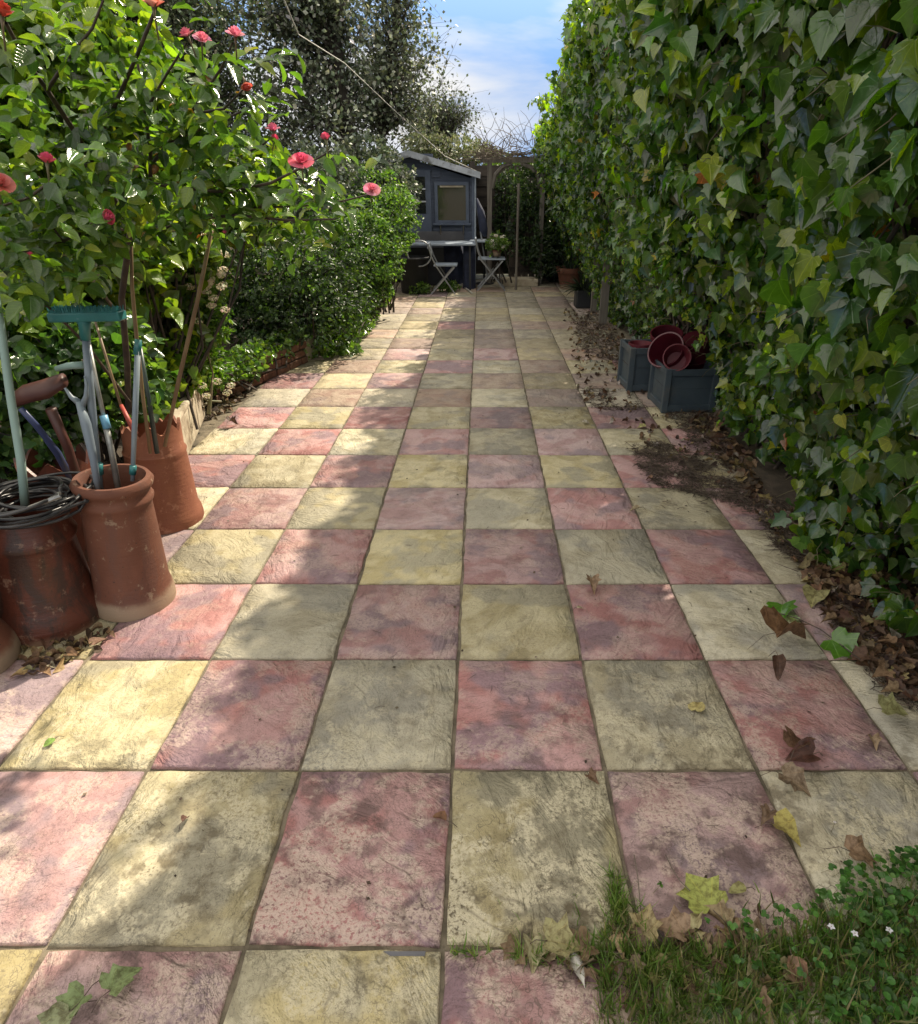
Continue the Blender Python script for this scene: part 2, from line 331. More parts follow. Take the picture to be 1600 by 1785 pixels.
def cloud_mesh(name, tpl, pos, fr, sc, col, mat):
    tv, tf, tuv = TPL[tpl] if isinstance(tpl, str) else tpl
    n, k = len(pos), len(tv)
    V = (np.einsum('nij,kj->nki', fr, tv) * sc[:, None, None] + pos[:, None, :]).reshape(-1, 3).astype(np.float32)
    ls = np.array([len(f) for f in tf]); lf = np.concatenate([np.array(f) for f in tf])
    loops = (np.arange(n)[:, None] * k + lf[None, :]).reshape(-1).astype(np.int32)
    tot = np.tile(ls, n); start = np.concatenate([[0], np.cumsum(tot)[:-1]]).astype(np.int32)
    me = bpy.data.meshes.new(name); me.vertices.add(n * k); me.loops.add(len(loops)); me.polygons.add(len(tot))
    me.vertices.foreach_set('co', V.ravel()); me.loops.foreach_set('vertex_index', loops); me.polygons.foreach_set('loop_start', start)
    try: me.polygons.foreach_set('loop_total', tot.astype(np.int32))
    except Exception: pass
    me.update(calc_edges=True)
    ca = me.attributes.new('leafcol', 'FLOAT_COLOR', 'POINT'); cc = np.ones((n * k, 4), np.float32); cc[:, :3] = np.repeat(col, k, axis=0); ca.data.foreach_set('color', cc.ravel())
    uv = me.uv_layers.new(name='uv'); U = tuv[lf]; uv.data.foreach_set('uv', np.tile(U, (n, 1)).astype(np.float32).ravel())
    me.polygons.foreach_set('use_smooth', np.ones(len(tot), bool)); me.materials.append(mat); me.validate()
    return me
def foliage(parent, tpl, pos, fr, sc, col, mat, part='leaf', stuff='leaves', top=300, minpx=9):
    """the leaves that show largest are parts of their own, the rest one joined part"""
    pos = np.asarray(pos, float); sc = np.asarray(sc, float)
    idx = np.array([], int)
    if top:
        x, y, z = proj(pos); ok = (x > -40) & (x < 1640) & (y > -40) & (y < 1825) & (z > .15)
        size = np.where(ok, sc * F / np.maximum(z, .15), 0); order = np.argsort(-size)[:top]; idx = order[size[order] > minpx]
    K = 6; protos = []
    if len(idx):
        for q in range(K):
            j = idx[(q * 7919) % len(idx)]
            protos.append(cloud_mesh(part, tpl, np.zeros((1, 3)), np.eye(3)[None], np.ones(1), col[j][None], mat))
    pi = Matrix.Translation(-Vector(parent.location))
    pc = np.array([np.array(col[idx[(q * 7919) % len(idx)]]) for q in range(K)]) if len(idx) else None
    for j in idx:
        q = int(np.argmin(((pc - col[j]) ** 2).sum(1)))
        o = bpy.data.objects.new(part, protos[q]); COL.objects.link(o); o.parent = parent; o.matrix_parent_inverse = pi
        M4 = Matrix([list(fr[j][0]) + [0], list(fr[j][1]) + [0], list(fr[j][2]) + [0], [0, 0, 0, 1]]) @ Matrix.Scale(float(sc[j]), 4)
        M4.translation = Vector(pos[j]); o.matrix_basis = M4
    mk = np.ones(len(pos), bool); mk[idx] = False
    if mk.any():
        me = cloud_mesh(stuff, tpl, pos[mk], fr[mk], sc[mk], col[mk], mat)
        link(stuff, me, parent, kind='stuff')
def cols(n, *pal, w=None, jit=.22):
    pal = np.array(pal, float); i = rng.choice(len(pal), n, p=w); c = pal[i] * (1 + rng.normal(0, jit, (n, 1))) * (1 + rng.normal(0, .06, (n, 3)))
    return np.clip(c, .004, .95)
def rv(n, s=1.0): return rng.normal(0, s, (n, 3))
def blobs(specs, n, shell=.55):
    """points in a set of ellipsoids (cx,cy,cz,rx,ry,rz), gathered near their skins; returns points and outward normals"""
    sp = np.array(specs, float); vol = (sp[:, 3] * sp[:, 4] * sp[:, 5]) ** (2 / 3); i = rng.choice(len(sp), n, p=vol / vol.sum())
    d = unit(rv(n)); r = 1 - shell * rng.random(n) ** 1.6; r *= 1 + .13 * np.sin(d[:, 0] * 9 + i) * np.cos(d[:, 2] * 8 + i * 2)
    return sp[i, :3] + d * sp[i, 3:] * r[:, None], d
def clumpy(p, size=.22, amt=.5, seed=0):
    """pull points towards random cluster centres so that gaps open between sprays"""
    g = np.floor(p / size + seed).astype(int); h = (g[:, 0] * 73856093) ^ (g[:, 1] * 19349663) ^ (g[:, 2] * 83492791)
    r1 = ((h % 1009) / 1009.0)[:, None]; r2 = ((h // 7 % 1013) / 1013.0)[:, None]; r3 = ((h // 31 % 1019) / 1019.0)[:, None]
    c = (g - seed + np.concatenate([r1, r2, r3], 1)) * size
    return p + (c - p) * amt * rng.random((len(p), 1)), r1[:, 0]

# ------------------------------------------------------------------ ground, patio
g = MB(); g.add([(-400, -400, -.06), (400, -400, -.06), (400, 400, -.06), (-400, 400, -.06)], [(0, 1, 2, 3)])
g.build('ground', M['lawn'], kind='structure')
X0 = -.0505 * KX
D0 = G(800, 1650).y
pat = MB(); xs0, xs1, y0, y1 = X0 - 4.7 * SLAB, X0 + 4 * SLAB, D0 - 4 * SLABL, D0 + 23 * SLABL
pat.add([(xs0, y0, -.009), (xs1, y0, -.009), (xs1, y1, -.009), (xs0, y1, -.009), (xs0, y0, -.055), (xs1, y0, -.055), (xs1, y1, -.055), (xs0, y1, -.055)],
        [(0, 1, 2, 3), (0, 4, 5, 1), (1, 5, 6, 2), (2, 6, 7, 3), (3, 7, 4, 0)])
patio = pat.build('patio', M['mortar'], kind='structure')
patio['label'] = 'checked patio of pink and yellow riven slabs with mortar joints'
def slab_mesh(mat, w, l, seed):
    r = random.Random(seed); b = MB(); ring = []
    seg = 7
    for (ax, ay, bx, by) in ((-1, -1, 1, -1), (1, -1, 1, 1), (1, 1, -1, 1), (-1, 1, -1, -1)):
        for k in range(seg):
            t = k / seg; x, y = ax + (bx - ax) * t, ay + (by - ay) * t
            j = .0042 if k else .005; ring.append((x * w / 2 + r.uniform(-j, j * .5) * (1 if x > 0 else -1), y * l / 2 + r.uniform(-j, j * .5) * (1 if y > 0 else -1)))
    n = len(ring)
    top = [(x * .982, y * .982, r.uniform(-.0012, .0008)) for x, y in ring]; mid = [(x, y, -.0055 + r.uniform(-.0015, .001)) for x, y in ring]; bot = [(x, y, -.03) for x, y in ring]
    cen = [(x * .5, y * .5, r.uniform(-.001, .0016)) for x, y in ring[::1]]
    b.add(top + mid + bot + cen + [(0, 0, .0006)], [(i, (i + 1) % n, n + (i + 1) % n, n + i)[::-1] for i in range(n)] + [(n + i, n + (i + 1) % n, 2 * n + (i + 1) % n, 2 * n + i)[::-1] for i in range(n)]
          + [(i, (i + 1) % n, 3 * n + (i + 1) % n, 3 * n + i) for i in range(n)] + [(3 * n + i, 3 * n + (i + 1) % n, 4 * n) for i in range(n)])
    me = b.mesh('paving_slab', mat, True); return me
GAP = .0085
SM = {}
for nm in ('yel', 'pink', 'buffy', 'buffp'): SM[nm] = [slab_mesh(M[nm], SLAB - GAP, SLABL - GAP, i) for i in range(5)]
def bed_edge(D):                      # X of the raised bed's wall at depth D
    pts = [(3.3, -2.25), (3.5, -1.76), (4.7, -2.08), (5.1, -2.08), (6.2, -1.70), (7.6, -1.50), (10.6, -1.50)]
    if D < 3.3: return -2.3
    for (a, xa), (b, xb) in zip(pts[:-1], pts[1:]):
        if a <= D <= b: return xa + (xb - xa) * (D - a) / (b - a)
    return -1.75
for r in range(-3, 23):
    for c in range(-5, 4):
        cx, cy = X0 + (c + .5) * SLAB, D0 + (r + .5) * SLABL
        w = None
        if c == -5 and cy > 4.9: continue
        if cx + SLAB * .3 < bed_edge(cy) - .25: continue
        if c == -5: continue
        kind = 'yel' if (c + r) % 2 == 0 else 'pink'
        if r >= 12: kind = random.choice(('buffy', 'buffp', 'buffy')) if random.random() < .9 else kind
        elif r >= 8 and random.random() < .45: kind = 'buffy' if kind == 'yel' else 'buffp'
        o = bpy.data.objects.new('paving_slab', random.choice(SM[kind])); COL.objects.link(o); o.parent = patio
        o.location = (cx, cy, random.uniform(-.0015, .0025)); o.rotation_euler = (random.gauss(0, .0035), random.gauss(0, .0035), random.gauss(0, .0035) + (math.pi if random.random() < .5 else 0))
# strip of earth under the ivy and the raised bed on the left
s = MB(); v = []; f = []
nx, ny = 14, 90
for j in range(ny + 1):
    for i in range(nx + 1):
        y = .2 + j * (13.2 - .2) / ny; e = 1.52 + .1 * math.sin(y * 1.7) + .06 * math.sin(y * 5.1)
        x = e + (i / nx) ** 1.5 * 2.2; t = i / nx
        v.append((x, y, -.02 + .045 * min(1, t * 4) + .02 * math.sin(x * 9 + y * 7) * min(1, t * 5) + random.uniform(-.006, .006)))
for j in range(ny):
    for i in range(nx): a = j * (nx + 1) + i; f.append((a, a + 1, a + nx + 2, a + nx + 1))
s.add(v, f); s.build('soil_strip', M['soil'], smooth=True, kind='structure')
s = MB(); v = []; f = []
for j in range(60):
    y = 3.35 + j * .17
    for i in range(12): v.append((bed_edge(y) - .06 - i * .35, y, .17 + .03 * math.sin(i * 2 + j) + random.uniform(-.01, .01)))
for j in range(59):
    for i in range(11): a = j * 12 + i; f.append((a, a + 12, a + 13, a + 1))
s.add(v, f); s.build('raised_bed_soil', M['soil'], smooth=True, kind='structure')
s = MB(); v = []; f = []
for j in range(40):
    y = .3 + j * .085
    for i in range(10): v.append((-1.93 - i * .3 + .05 * math.sin(y * 9), y, -.015 + .04 * min(1, i) + random.uniform(-.008, .008)))
for j in range(39):
    for i in range(9): a = j * 10 + i; f.append((a, a + 10, a + 11, a + 1))
s.add(v, f); s.build('soil_border', M['soil'], smooth=True, kind='structure')

# bed walls: cream rendered corner, rough brick run, pale run
M['cream'] = mat_simple('cream_render', (.5, .44, .33), .85, (.4, .33, .24), 6, bump=.5, bsc=40, dirt=(.2, .15, .1))
M['brick'] = mat_simple('rough_brick', (.19, .085, .05), .9, (.12, .065, .04), 12, bump=.9, bsc=40, coord='Object', dirt=(.06, .045, .035))
M['wmortar'] = mat_simple('old_mortar', (.12, .1, .075), .95, (.06, .05, .04), 20, bump=.8)
def wallrun(pts, h, t, mat, name, label, parent=None):
    w = MB()
    for (a, b) in zip(pts[:-1], pts[1:]):
        a, b = Vector((a[0], a[1], 0)), Vector((b[0], b[1], 0)); d = b - a; n = Vector((-d.y, d.x, 0)).normalized() * t
        w.add([a, b, b + n, a + n, a + Vector((0, 0, h)), b + Vector((0, 0, h)), b + n + Vector((0, 0, h)), a + n + Vector((0, 0, h))], [(3, 2, 1, 0), (4, 5, 6, 7), (0, 1, 5, 4), (1, 2, 6, 5), (2, 3, 7, 6), (3, 0, 4, 7)])
    return w
t = thing('low_wall', 'cream rendered low wall end behind the orange crown topped chimney pot', 'low wall', (-1.9, 4.1, 0))
bevel(wallrun([(-1.76, 3.5), (-2.05, 4.72)], .25, .16, None, '', '').build('render', M['cream'], t), .02, 3)
bevel(wallrun([(-1.742, 3.48), (-2.04, 4.74)], .035, .2, None, '', '').build('coping', M['cream'], t, loc=(0, 0, .251)), .012)
t = thing('brick_wall', 'rough reddish brown low brick wall holding up the shrubs', 'low wall', (-1.9, 5.6, 0))
a, b = Vector((-2.08, 5.0, 0)), Vector((-1.68, 6.35, 0)); dd = (b - a).normalized(); nn = Vector((-dd.y, dd.x, 0))
wallrun([(a.x - .012, a.y), (b.x - .012, b.y)], .2, .1, None, '', '').build('mortar_core', M['wmortar'], t)
L = (b - a).length; k = 0
for row in range(3):
    x = -.11 * (row % 2)
    while x < L - .05:
        ln = .205 + random.uniform(-.01, .01); x0 = max(x, 0); x1 = min(x + ln, L)
        m = MB(); c = a + dd * ((x0 + x1) / 2) + nn * (.045 + random.uniform(-.006, .004)); c.z = .034 + row * .072
        m.box(c, (x1 - x0 - .008, .1, .06), rz=math.atan2(dd.y, dd.x) + random.gauss(0, .02)); bevel(m.build('brick', M['brick'], t), .006)
        x += ln + .012
t = thing('pale_wall', 'pale low wall run at the far end of the left bed', 'low wall', (-1.5, 9, 0))
for a_, b_ in (((-1.68, 6.35), (-1.5, 7.7)), ((-1.5, 7.7), (-1.5, 9.3)), ((-1.5, 9.3), (-1.5, 10.7))):
    bevel(wallrun([a_, b_], .2, .12, None, '', '').build('block', M['cream'], t), .012)

# ------------------------------------------------------------------ fences and arch
M['fence'] = mat_wood('weathered_fence', (.055, .042, .033), (.03, .024, .02), .85, (1, 1, 6))
M['fencev'] = mat_wood('weathered_board', (.13, .10, .075), (.07, .055, .043), .85, (9, 9, .7))
M['post'] = mat_wood('grey_post', (.2, .18, .15), (.13, .11, .095))
M['palepost'] = mat_wood('pale_post', (.2, .18, .15), (.13, .115, .095))
t = thing('back_fence', 'dark horizontal board fence across the far end of the garden', 'fence', (0, 13.2, 0))
for i in range(6):
    x = -4.2 + i * 1.35
    for k in range(11):
        m = MB(); m.box((x + .66, 13.2 - (k % 2) * .004, .1 + k * .165), (1.27, .02, .172), rx=-.09); m.build('board', M['fence'], t)
    MB().box((x - .02, 13.2, .95), (.09, .09, 1.9)).build('post', M['fence'], t)
t = thing('side_fence', 'weathered upright board fence behind the ivy on the right', 'fence', (1.95, 6.5, 0))
y = -.3; k = 0
while y < 13:
    MB().box((1.97 + (k % 2) * .006, y, .95), (.016, .125, 1.9)).build('board', M['fencev'], t); y += .132; k += 1
for z in (.3, 1.6): MB().box((1.93, 6.4, z), (.04, 13.4, .08)).build('rail', M['fencev'], t)
for (px, pb, D_) in ((1050, 566, 8.5), (1035, 545, 9.2)):
    q = G(px, pb); MB().box((q.x, q.y, .95), (.09, .07, 1.9)).build('post', M['palepost'], t)
t = thing('left_fence', 'brown panel fence behind the shrubs on the left', 'fence', (-4.1, 6, 0))
y = -.5
while y < 13:
    MB().box((-4.1, y, .9), (.018, .145, 1.8)).build('board', M['fencev'], t); y += .152
# arch
t = thing('garden_arch', 'grey timber arch with bare vines beside the summerhouse', 'arch', (PX(853, 11.9, 0).x, 11.9, 0))
xa = PX(853, 11.9, 1).x; xb = PX(945, 11.9, 1.4).x
ztop = P(853, 284, 11.9).z
MB().box((xa, 11.9, ztop / 2), (.075, .075, ztop)).build('post', M['post'], t)
MB().box((xb, 11.9, ztop / 2), (.075, .075, ztop)).build('post', M['post'], t)
MB().box(((xa + xb) / 2, 11.9, ztop + .045), (xb - xa + .3, .07, .085)).build('beam', M['post'], t)
for sx, x in ((1, xa), (-1, xb)):
    MB().tube([(x + sx * .04, 11.9, ztop - .36), (x + sx * .09, 11.9, ztop - .17), (x + sx * .2, 11.9, ztop - .06), (x + sx * .36, 11.9, ztop)], .035, 6).build('brace', M['post'], t)
vb = MB(); r = random.Random(4)
for k in range(120):
    p = Vector((r.uniform(xa - .25, xb + .35), 11.9 + r.uniform(-.3, .3), ztop + .08 + abs(r.gauss(0, .05)))); d = Vector((r.gauss(0, .8), r.gauss(0, .4), abs(r.gauss(.18, .28)))); pts = [p]
    for q in range(5): d += Vector((r.gauss(0, .4), r.gauss(0, .3), r.gauss(-.05, .25))); p = p + d.normalized() * r.uniform(.07, .15); p.z = max(p.z, ztop + .05); pts.append(p)
    vb.tube(pts, [r.uniform(.005, .011) * (1 - .14 * i) for i in range(6)], 4, False)
for k in range(16):
    p = Vector((r.uniform(xa - .1, xb), 11.9, ztop + .25)); d = Vector((r.gauss(0, .4), r.gauss(0, .3), 1)); pts = [p]
    for q in range(4): d += Vector((r.gauss(-.05, .3), 0, r.gauss(-.12, .12))); p = p + d.normalized() * r.uniform(.1, .18); pts.append(p)
    vb.tube(pts, [.006, .005, .004, .003, .002], 4, False)
vb.build('bare_vine', M['vine'], t, kind='stuff')
q = PX(899, 11.2, 0); pole = MB().tube([(q.x, 11.2, 0), (q.x + .01, 11.2, 1.55)], .02, 8).build('pole', M['post'])
tag(pole, 'thin grey upright pole standing before the far fence', 'pole')
# gate between arch posts
t = thing('garden_gate', 'dark upright board gate under the garden arch', 'gate', ((xa + xb) / 2, 12.3, 0))
for k in range(9): MB().box((xa + .4 + k * .118, 12.3, .52), (.11, .02, 1.04)).build('board', M['fencev'], t)
for z in (.2, .85): MB().box((xa + .87, 12.275, z), (1.06, .025, .08)).build('rail', M['fence'], t)
bevel(MB().box((PX(893, 11.6, 0).x + .12, 11.75, .06), (.62, .32, .12)).build('stone_step', M['cream']), .012)
tag(bpy.data.objects['stone_step'], 'low pale stone step in front of the gate', 'step')
# ------------------------------------------------------------------ summerhouse
M['blue'] = mat_wood('blue_grey_paint', (.095, .12, .175), (.07, .09, .135), .6, (.8, .8, 9))
M['blue2'] = mat_simple('blue_grey_trim', (.105, .135, .195), .5, (.08, .105, .155), 5)
M['roofedge'] = mat_simple('pale_roof_edge', (.62, .66, .72), .5, (.5, .54, .6), 6, dirt=(.2, .2, .2))
M['felt'] = mat_simple('roof_felt', (.16, .17, .18), .9, (.1, .11, .11), 8, bump=.5)
def mat_glass(name, tint, rough=.08):
    m, t_, b_, o_ = nt(name); b_.inputs['Base Color'].default_value = (*tint, 1); b_.inputs['Roughness'].default_value = rough
    b_.inputs['Specular IOR Level'].default_value = .9; b_.inputs['Coat Weight'].default_value = .5; return m
M['glass'] = mat_glass('dusty_glass', (.05, .045, .036), .07); M['glassd'] = mat_glass('dark_glass', (.012, .014, .018))
M['tan'] = mat_simple('tan_blind', (.25, .2, .14), .8, (.2, .15, .1), 5)
M['grey'] = mat_simple('grey_panel', (.13, .13, .14), .7, (.09, .09, .10), 4)
SD = 12.1
sh = thing('summerhouse', 'small blue grey timber summerhouse at the far end', 'summerhouse', (PX(740, SD, 0).x, SD, 0))
xr = P(828, 400, SD).x; xl = P(612, 400, SD).x; ze = P(837, 306, SD).z; zt = P(705, 266, SD).z
sl_ = (zt - ze) / (P(837, 300, SD).x - P(705, 266, SD).x)            # negative slope of the roof line
xm = (xl + xr) / 2; zr = ze + abs(sl_) * (P(837, 300, SD).x - xm)
dpt = 1.8
core = MB(); core.add([(xl + .03, SD + .03, .1), (xr - .03, SD + .03, .1), (xr - .03, SD + .03, ze - .05), (xm, SD + .03, zr - .06), (xl + .03, SD + .03, ze - .05),
     (xl + .03, SD + dpt, .1), (xr - .03, SD + dpt, .1), (xr - .03, SD + dpt, ze - .05), (xm, SD + dpt, zr - .06), (xl + .03, SD + dpt, ze - .05)],
     [(0, 1, 2, 3, 4), (9, 8, 7, 6, 5), (1, 6, 7, 2), (4, 9, 5, 0), (0, 5, 6, 1)])
core.build('wall', M['blue'], sh)
wx0, wx1, wz0, wz1 = P(761, 350, SD).x, P(814, 350, SD).x, P(780, 384, SD).z, P(780, 323, SD).z
dx0, dx1, dz1 = P(700, 350, SD).x, P(748, 350, SD).x, P(720, 296, SD).z
z = .14; bh = .115
while z < zr - .08:
    zz = z + bh; lim = xr - .045 if zz < ze else xm + (zr - .09 - zz) / abs(sl_)
    lo = xl + .045 if zz < ze else xm - (zr - .09 - zz) / abs(sl_)
    spans = [(lo, lim)]
    for (h0, h1, a0, a1) in ((wz0 - .02, wz1 + .02, wx0 - .05, wx1 + .05), (.1, dz1 + .02, dx0 - .06, dx1 + .06)):
        if zz > h0 and z < h1:
            spans = [q for (p0, p1) in spans for q in ((p0, min(p1, a0)), (max(p0, a1), p1)) if q[1] - q[0] > .03]
    for p0, p1 in spans:
        m = MB(); m.box(((p0 + p1) / 2, SD + .012, z + bh / 2), (p1 - p0, .014, bh - .005), rx=-.06); m.build('weatherboard', M['blue'], sh)
    z += bh
for x in (xl + .02, xr - .02): MB().box((x, SD - .012, (ze + .1) / 2), (.06, .05, ze - .1)).build('corner_trim', M['blue2'], sh)
def window(par, x0, x1, z0, z1, y, nx_, nz_, glass, fw=.05, nm='window'):
    fr_ = MB(); fr_.box(((x0 + x1) / 2, y, z1 + fw / 2), (x1 - x0 + 2 * fw, .045, fw)); fr_.box(((x0 + x1) / 2, y, z0 - fw / 2), (x1 - x0 + 2 * fw, .045, fw))
    fr_.box((x0 - fw / 2, y, (z0 + z1) / 2), (fw, .045, z1 - z0)); fr_.box((x1 + fw / 2, y, (z0 + z1) / 2), (fw, .045, z1 - z0))
    w_ = fr_.build(nm, M['blue2'], par)
    for i in range(nx_):
        for j in range(nz_):
            a0, a1 = x0 + (x1 - x0) * i / nx_, x0 + (x1 - x0) * (i + 1) / nx_; b0, b1 = z0 + (z1 - z0) * j / nz_, z0 + (z1 - z0) * (j + 1) / nz_
            MB().box(((a0 + a1) / 2, y + .008, (b0 + b1) / 2), (a1 - a0 - .002, .006, b1 - b0 - .002)).build('pane', glass, w_)
    for i in range(1, nx_): MB().box((x0 + (x1 - x0) * i / nx_, y - .002, (z0 + z1) / 2), (.022, .03, z1 - z0)).build('glazing_bar', M['roofedge'], w_)
    for j in range(1, nz_): MB().box(((x0 + x1) / 2, y - .006, z0 + (z1 - z0) * j / nz_), (x1 - x0, .026, .02)).build('glazing_bar', M['roofedge'], w_)
    return w_
w_ = window(sh, wx0 + .02, wx1 - .02, wz0, wz1, SD - .008, 1, 1, M['glass'])
MB().box(((wx0 + wx1) / 2, SD - .025, wz1 - .018), (wx1 - wx0 - .12, .012, .025)).build('blind', M['cream'], w_)
MB().box(((wx0 + wx1) / 2, SD - .04, wz0 - .055), (wx1 - wx0 + .14, .09, .03)).build('sill', M['blue2'], sh)
dr = MB().box(((dx0 + dx1) / 2, SD - .0, (dz1 + .12) / 2), (dx1 - dx0 + .06, .035, dz1 - .12)).build('door', M['blue2'], sh)
zc0 = P(720, 373, SD).z
for i in range(2):
    for j in range(3):
        a0 = dx0 + .05 + i * (dx1 - dx0 - .1) / 2; b0 = zc0 + j * (dz1 - .09 - zc0) / 3; MB().box((a0 + (dx1 - dx0 - .1) / 4, SD - .022, b0 + (dz1 - .09 - zc0) / 6), ((dx1 - dx0 - .1) / 2 - .014, .008, (dz1 - .09 - zc0) / 3 - .016)).build('pane', M['glassd'], dr)
for i in range(1, 2): MB().box(((dx0 + dx1) / 2, SD - .03, (zc0 + dz1 - .09) / 2), (.02, .016, dz1 - .09 - zc0)).build('glazing_bar', M['roofedge'], dr)
for j in (1, 2): MB().box(((dx0 + dx1) / 2, SD - .033, zc0 + j * (dz1 - .09 - zc0) / 3), (dx1 - dx0 - .1, .016, .02)).build('glazing_bar', M['roofedge'], dr)
bx0, bx1 = P(728, 410, SD).x, P(809, 410, SD).x
MB().box(((bx0 + bx1) / 2, SD - .02, P(770, 411, SD).z), (bx1 - bx0, .02, .14)).build('lower_panel', M['grey'], sh)
for k, px in enumerate((768, 808)): MB().box((P(px, 390, SD).x, SD - .055, wz0 - .14), (.018, .02, .15)).build('bracket', M['glassd'], sh)
for sg in (1, -1):
    e = xm + sg * ((xr - xm) + .09); ee = zr - abs(sl_) * abs(e - xm)
    p = MB(); a = Vector((xm, SD - .14, zr + .01)); b = Vector((e, SD - .14, ee + .01)); o_ = Vector((0, dpt + .25, 0)); u = Vector((0, 0, .03))
    p.add([a, b, b + o_, a + o_, a + u, b + u, b + o_ + u, a + o_ + u], [(3, 2, 1, 0), (4, 5, 6, 7), (0, 1, 5, 4), (1, 2, 6, 5), (2, 3, 7, 6), (3, 0, 4, 7)]); p.build('roof', M['felt'], sh)
    p = MB(); u = Vector((0, 0, .095)); o_ = Vector((0, .022, 0)); a = a + Vector((0, -.024, -.055)); b = b + Vector((0, -.024, -.055))
    p.add([a, b, b + o_, a + o_, a + u, b + u, b + o_ + u, a + o_ + u], [(3, 2, 1, 0), (4, 5, 6, 7), (0, 1, 5, 4), (1, 2, 6, 5), (2, 3, 7, 6), (3, 0, 4, 7)]); p.build('bargeboard', M['roofedge'], sh)
# things by the summerhouse
M['navy'] = mat_simple('navy_cloth', (.02, .025, .05), .8, (.035, .045, .09), 8)
M['steel'] = mat_simple('dull_steel', (.38, .4, .42), .4, (.28, .29, .3), 8, metal=.4)
M['tabletop'] = mat_simple('pale_blue_grey_paint', (.34, .4, .47), .4, (.26, .31, .37), 5)
M['black'] = mat_simple('black_plastic', (.018, .02, .022), .45, (.03, .032, .035), 6)
M['white'] = mat_simple('off_white', (.6, .58, .52), .6, (.45, .43, .38), 9)
M['slate'] = mat_simple('slate_blue_paint', (.065, .09, .105), .5, (.05, .07, .085), 6, bump=.15, dirt=(.09, .10, .10))
M['redpl'] = mat_simple('dark_red_plastic', (.11, .012, .022), .35, (.08, .01, .018), 6)
M['redpl2'] = mat_simple('worn_red_plastic', (.18, .03, .04), .5, (.13, .02, .03), 6)
M['teal'] = mat_simple('teal_plastic', (.03, .19, .19), .4, (.02, .14, .145), 9, dirt=(.1, .2, .19))
M['mint'] = mat_simple('mint_grey_paint', (.26, .38, .34), .45, (.22, .33, .3), 6)
M['bgrey'] = mat_simple('blue_grey_plastic', (.2, .25, .28), .4, (.16, .2, .24), 6)
M['silver2'] = mat_simple('worn_aluminium', (.36, .37, .35), .42, (.25, .25, .23), 20, metal=.5)
M['skyb'] = mat_simple('sky_blue_plastic', (.13, .34, .5), .4)
M['rust'] = mat_simple('reddish_brown_handle', (.06, .017, .013), .5, (.08, .026, .018), 12)
M['redp'] = mat_simple('red_paint', (.4, .05, .03), .5, (.3, .05, .03), 20)
M['dgreen'] = mat_simple('dark_green_shaft', (.03, .05, .045), .35, (.04, .06, .055), 20)
M['navyp'] = mat_simple('navy_plastic', (.03, .045, .11), .4, (.04, .055, .13), 8)
ux = P(838, 400, 11.95)
tag(bevel(MB().box((P(752, 450, 11.85).x, 11.85, .3), (P(790, 450, 11.85).x - P(712, 450, 11.85).x, .3, .6)).build('shade_box', M['black']), .015), 'added black box standing in for the deep shade under the table', 'box')  # added box; its black colour stands for the shade under the table
t = thing('folded_parasol', 'folded navy parasol leaning on the summerhouse corner', 'parasol', (ux.x, 11.9, 0))
MB().tube([P(849, 480, 11.8), P(829, 345, 12.0)], .014, 6).build('pole', M['steel'], t)
MB().tube([P(846, 412, 11.86), P(843, 400, 11.88), P(838, 370, 11.92), P(831, 346, 11.98)], [.03, .075, .06, .015], 9).build('canopy', M['navy'], t, True)
tag(MB().tube([P(828, 495, 11.7), P(828.5, 302, 12.0)], .013, 6).build('downpipe', M['tabletop']), 'thin pale blue downpipe at the summerhouse corner', 'pipe')
TD = 11.4
tz = P(765, 424, TD).z
t = thing('patio_table', 'long pale blue grey table in front of the summerhouse', 'table', (P(765, 424, TD).x, TD, 0))
x0, x1 = P(690, 424, TD).x, P(830, 424, TD).x
bevel(MB().box(((x0 + x1) / 2, TD, tz), (x1 - x0, .62, .03)).build('tabletop', M['tabletop'], t), .008)
for a in (x0 + .12, x1 - .1):
    for y in (TD - .22, TD + .22): MB().bar((a, y, tz - .016), (a, y, 0), .03, .03).build('leg', M['black'], t)
TB = 11.95; q = P(847, 419, TB)
t = thing('round_table', 'small round grey table behind the flowering pot', 'table', (q.x - .05, TB, 0))
MB().lathe([(0, 0), (.24, 0), (.25, .01), (.25, .02), (.24, .028), (0, .028)], 28, (q.x - .03, TB, q.z - .02)).build('tabletop', M['tabletop'], t)
MB().tube([(q.x - .03, TB, q.z - .02), (q.x - .03, TB, .02)], .018, 8).build('leg', M['black'], t)
MB().lathe([(0, 0), (.17, 0), (.17, .015), (.02, .03), (0, .03)], 20, (q.x - .03, TB, .0)).build('base', M['black'], t)
def folding_chair(label, sx0, sx1, sy, D, fx0, fx1, fy, backpx, backpy, mat):
    a = P(sx0, sy, D); b = P(sx1, sy, D); t = thing('folding_chair', label, 'chair', ((a.x + b.x) / 2, D, 0), 'folding chairs by the summerhouse')
    s_ = MB()
    for k in range(5): MB().box(((a.x + b.x) / 2, D - .16 + k * .08, a.z), (b.x - a.x, .068, .018)).build('slat', mat, t)
    for y in (D - .19, D + .19):
        e = G(fx1, fy); st = Vector((P(fx1, fy, D).x, y, .0)); tp = P(backpx, backpy, D); tp.y = y
        midp = Vector((a.x + (b.x - a.x) * .12, y, a.z - .01))
        MB().tube([tp, tp.lerp(midp, .5) + Vector((-.01, 0, -.02)), midp, midp.lerp(st, .5), st], .012, 6).build('leg', M['steel'], t)
        s2 = Vector((P(fx0, fy, D).x, y, 0)); MB().bar((b.x - .04, y, a.z - .02), s2, .018, .024).build('leg', M['steel'], t)
    tp = P(backpx, backpy, D); MB().bar((tp.x, D - .19, tp.z - .03), (tp.x, D + .19, tp.z - .03), .02, .07).build('backrest', mat, t)
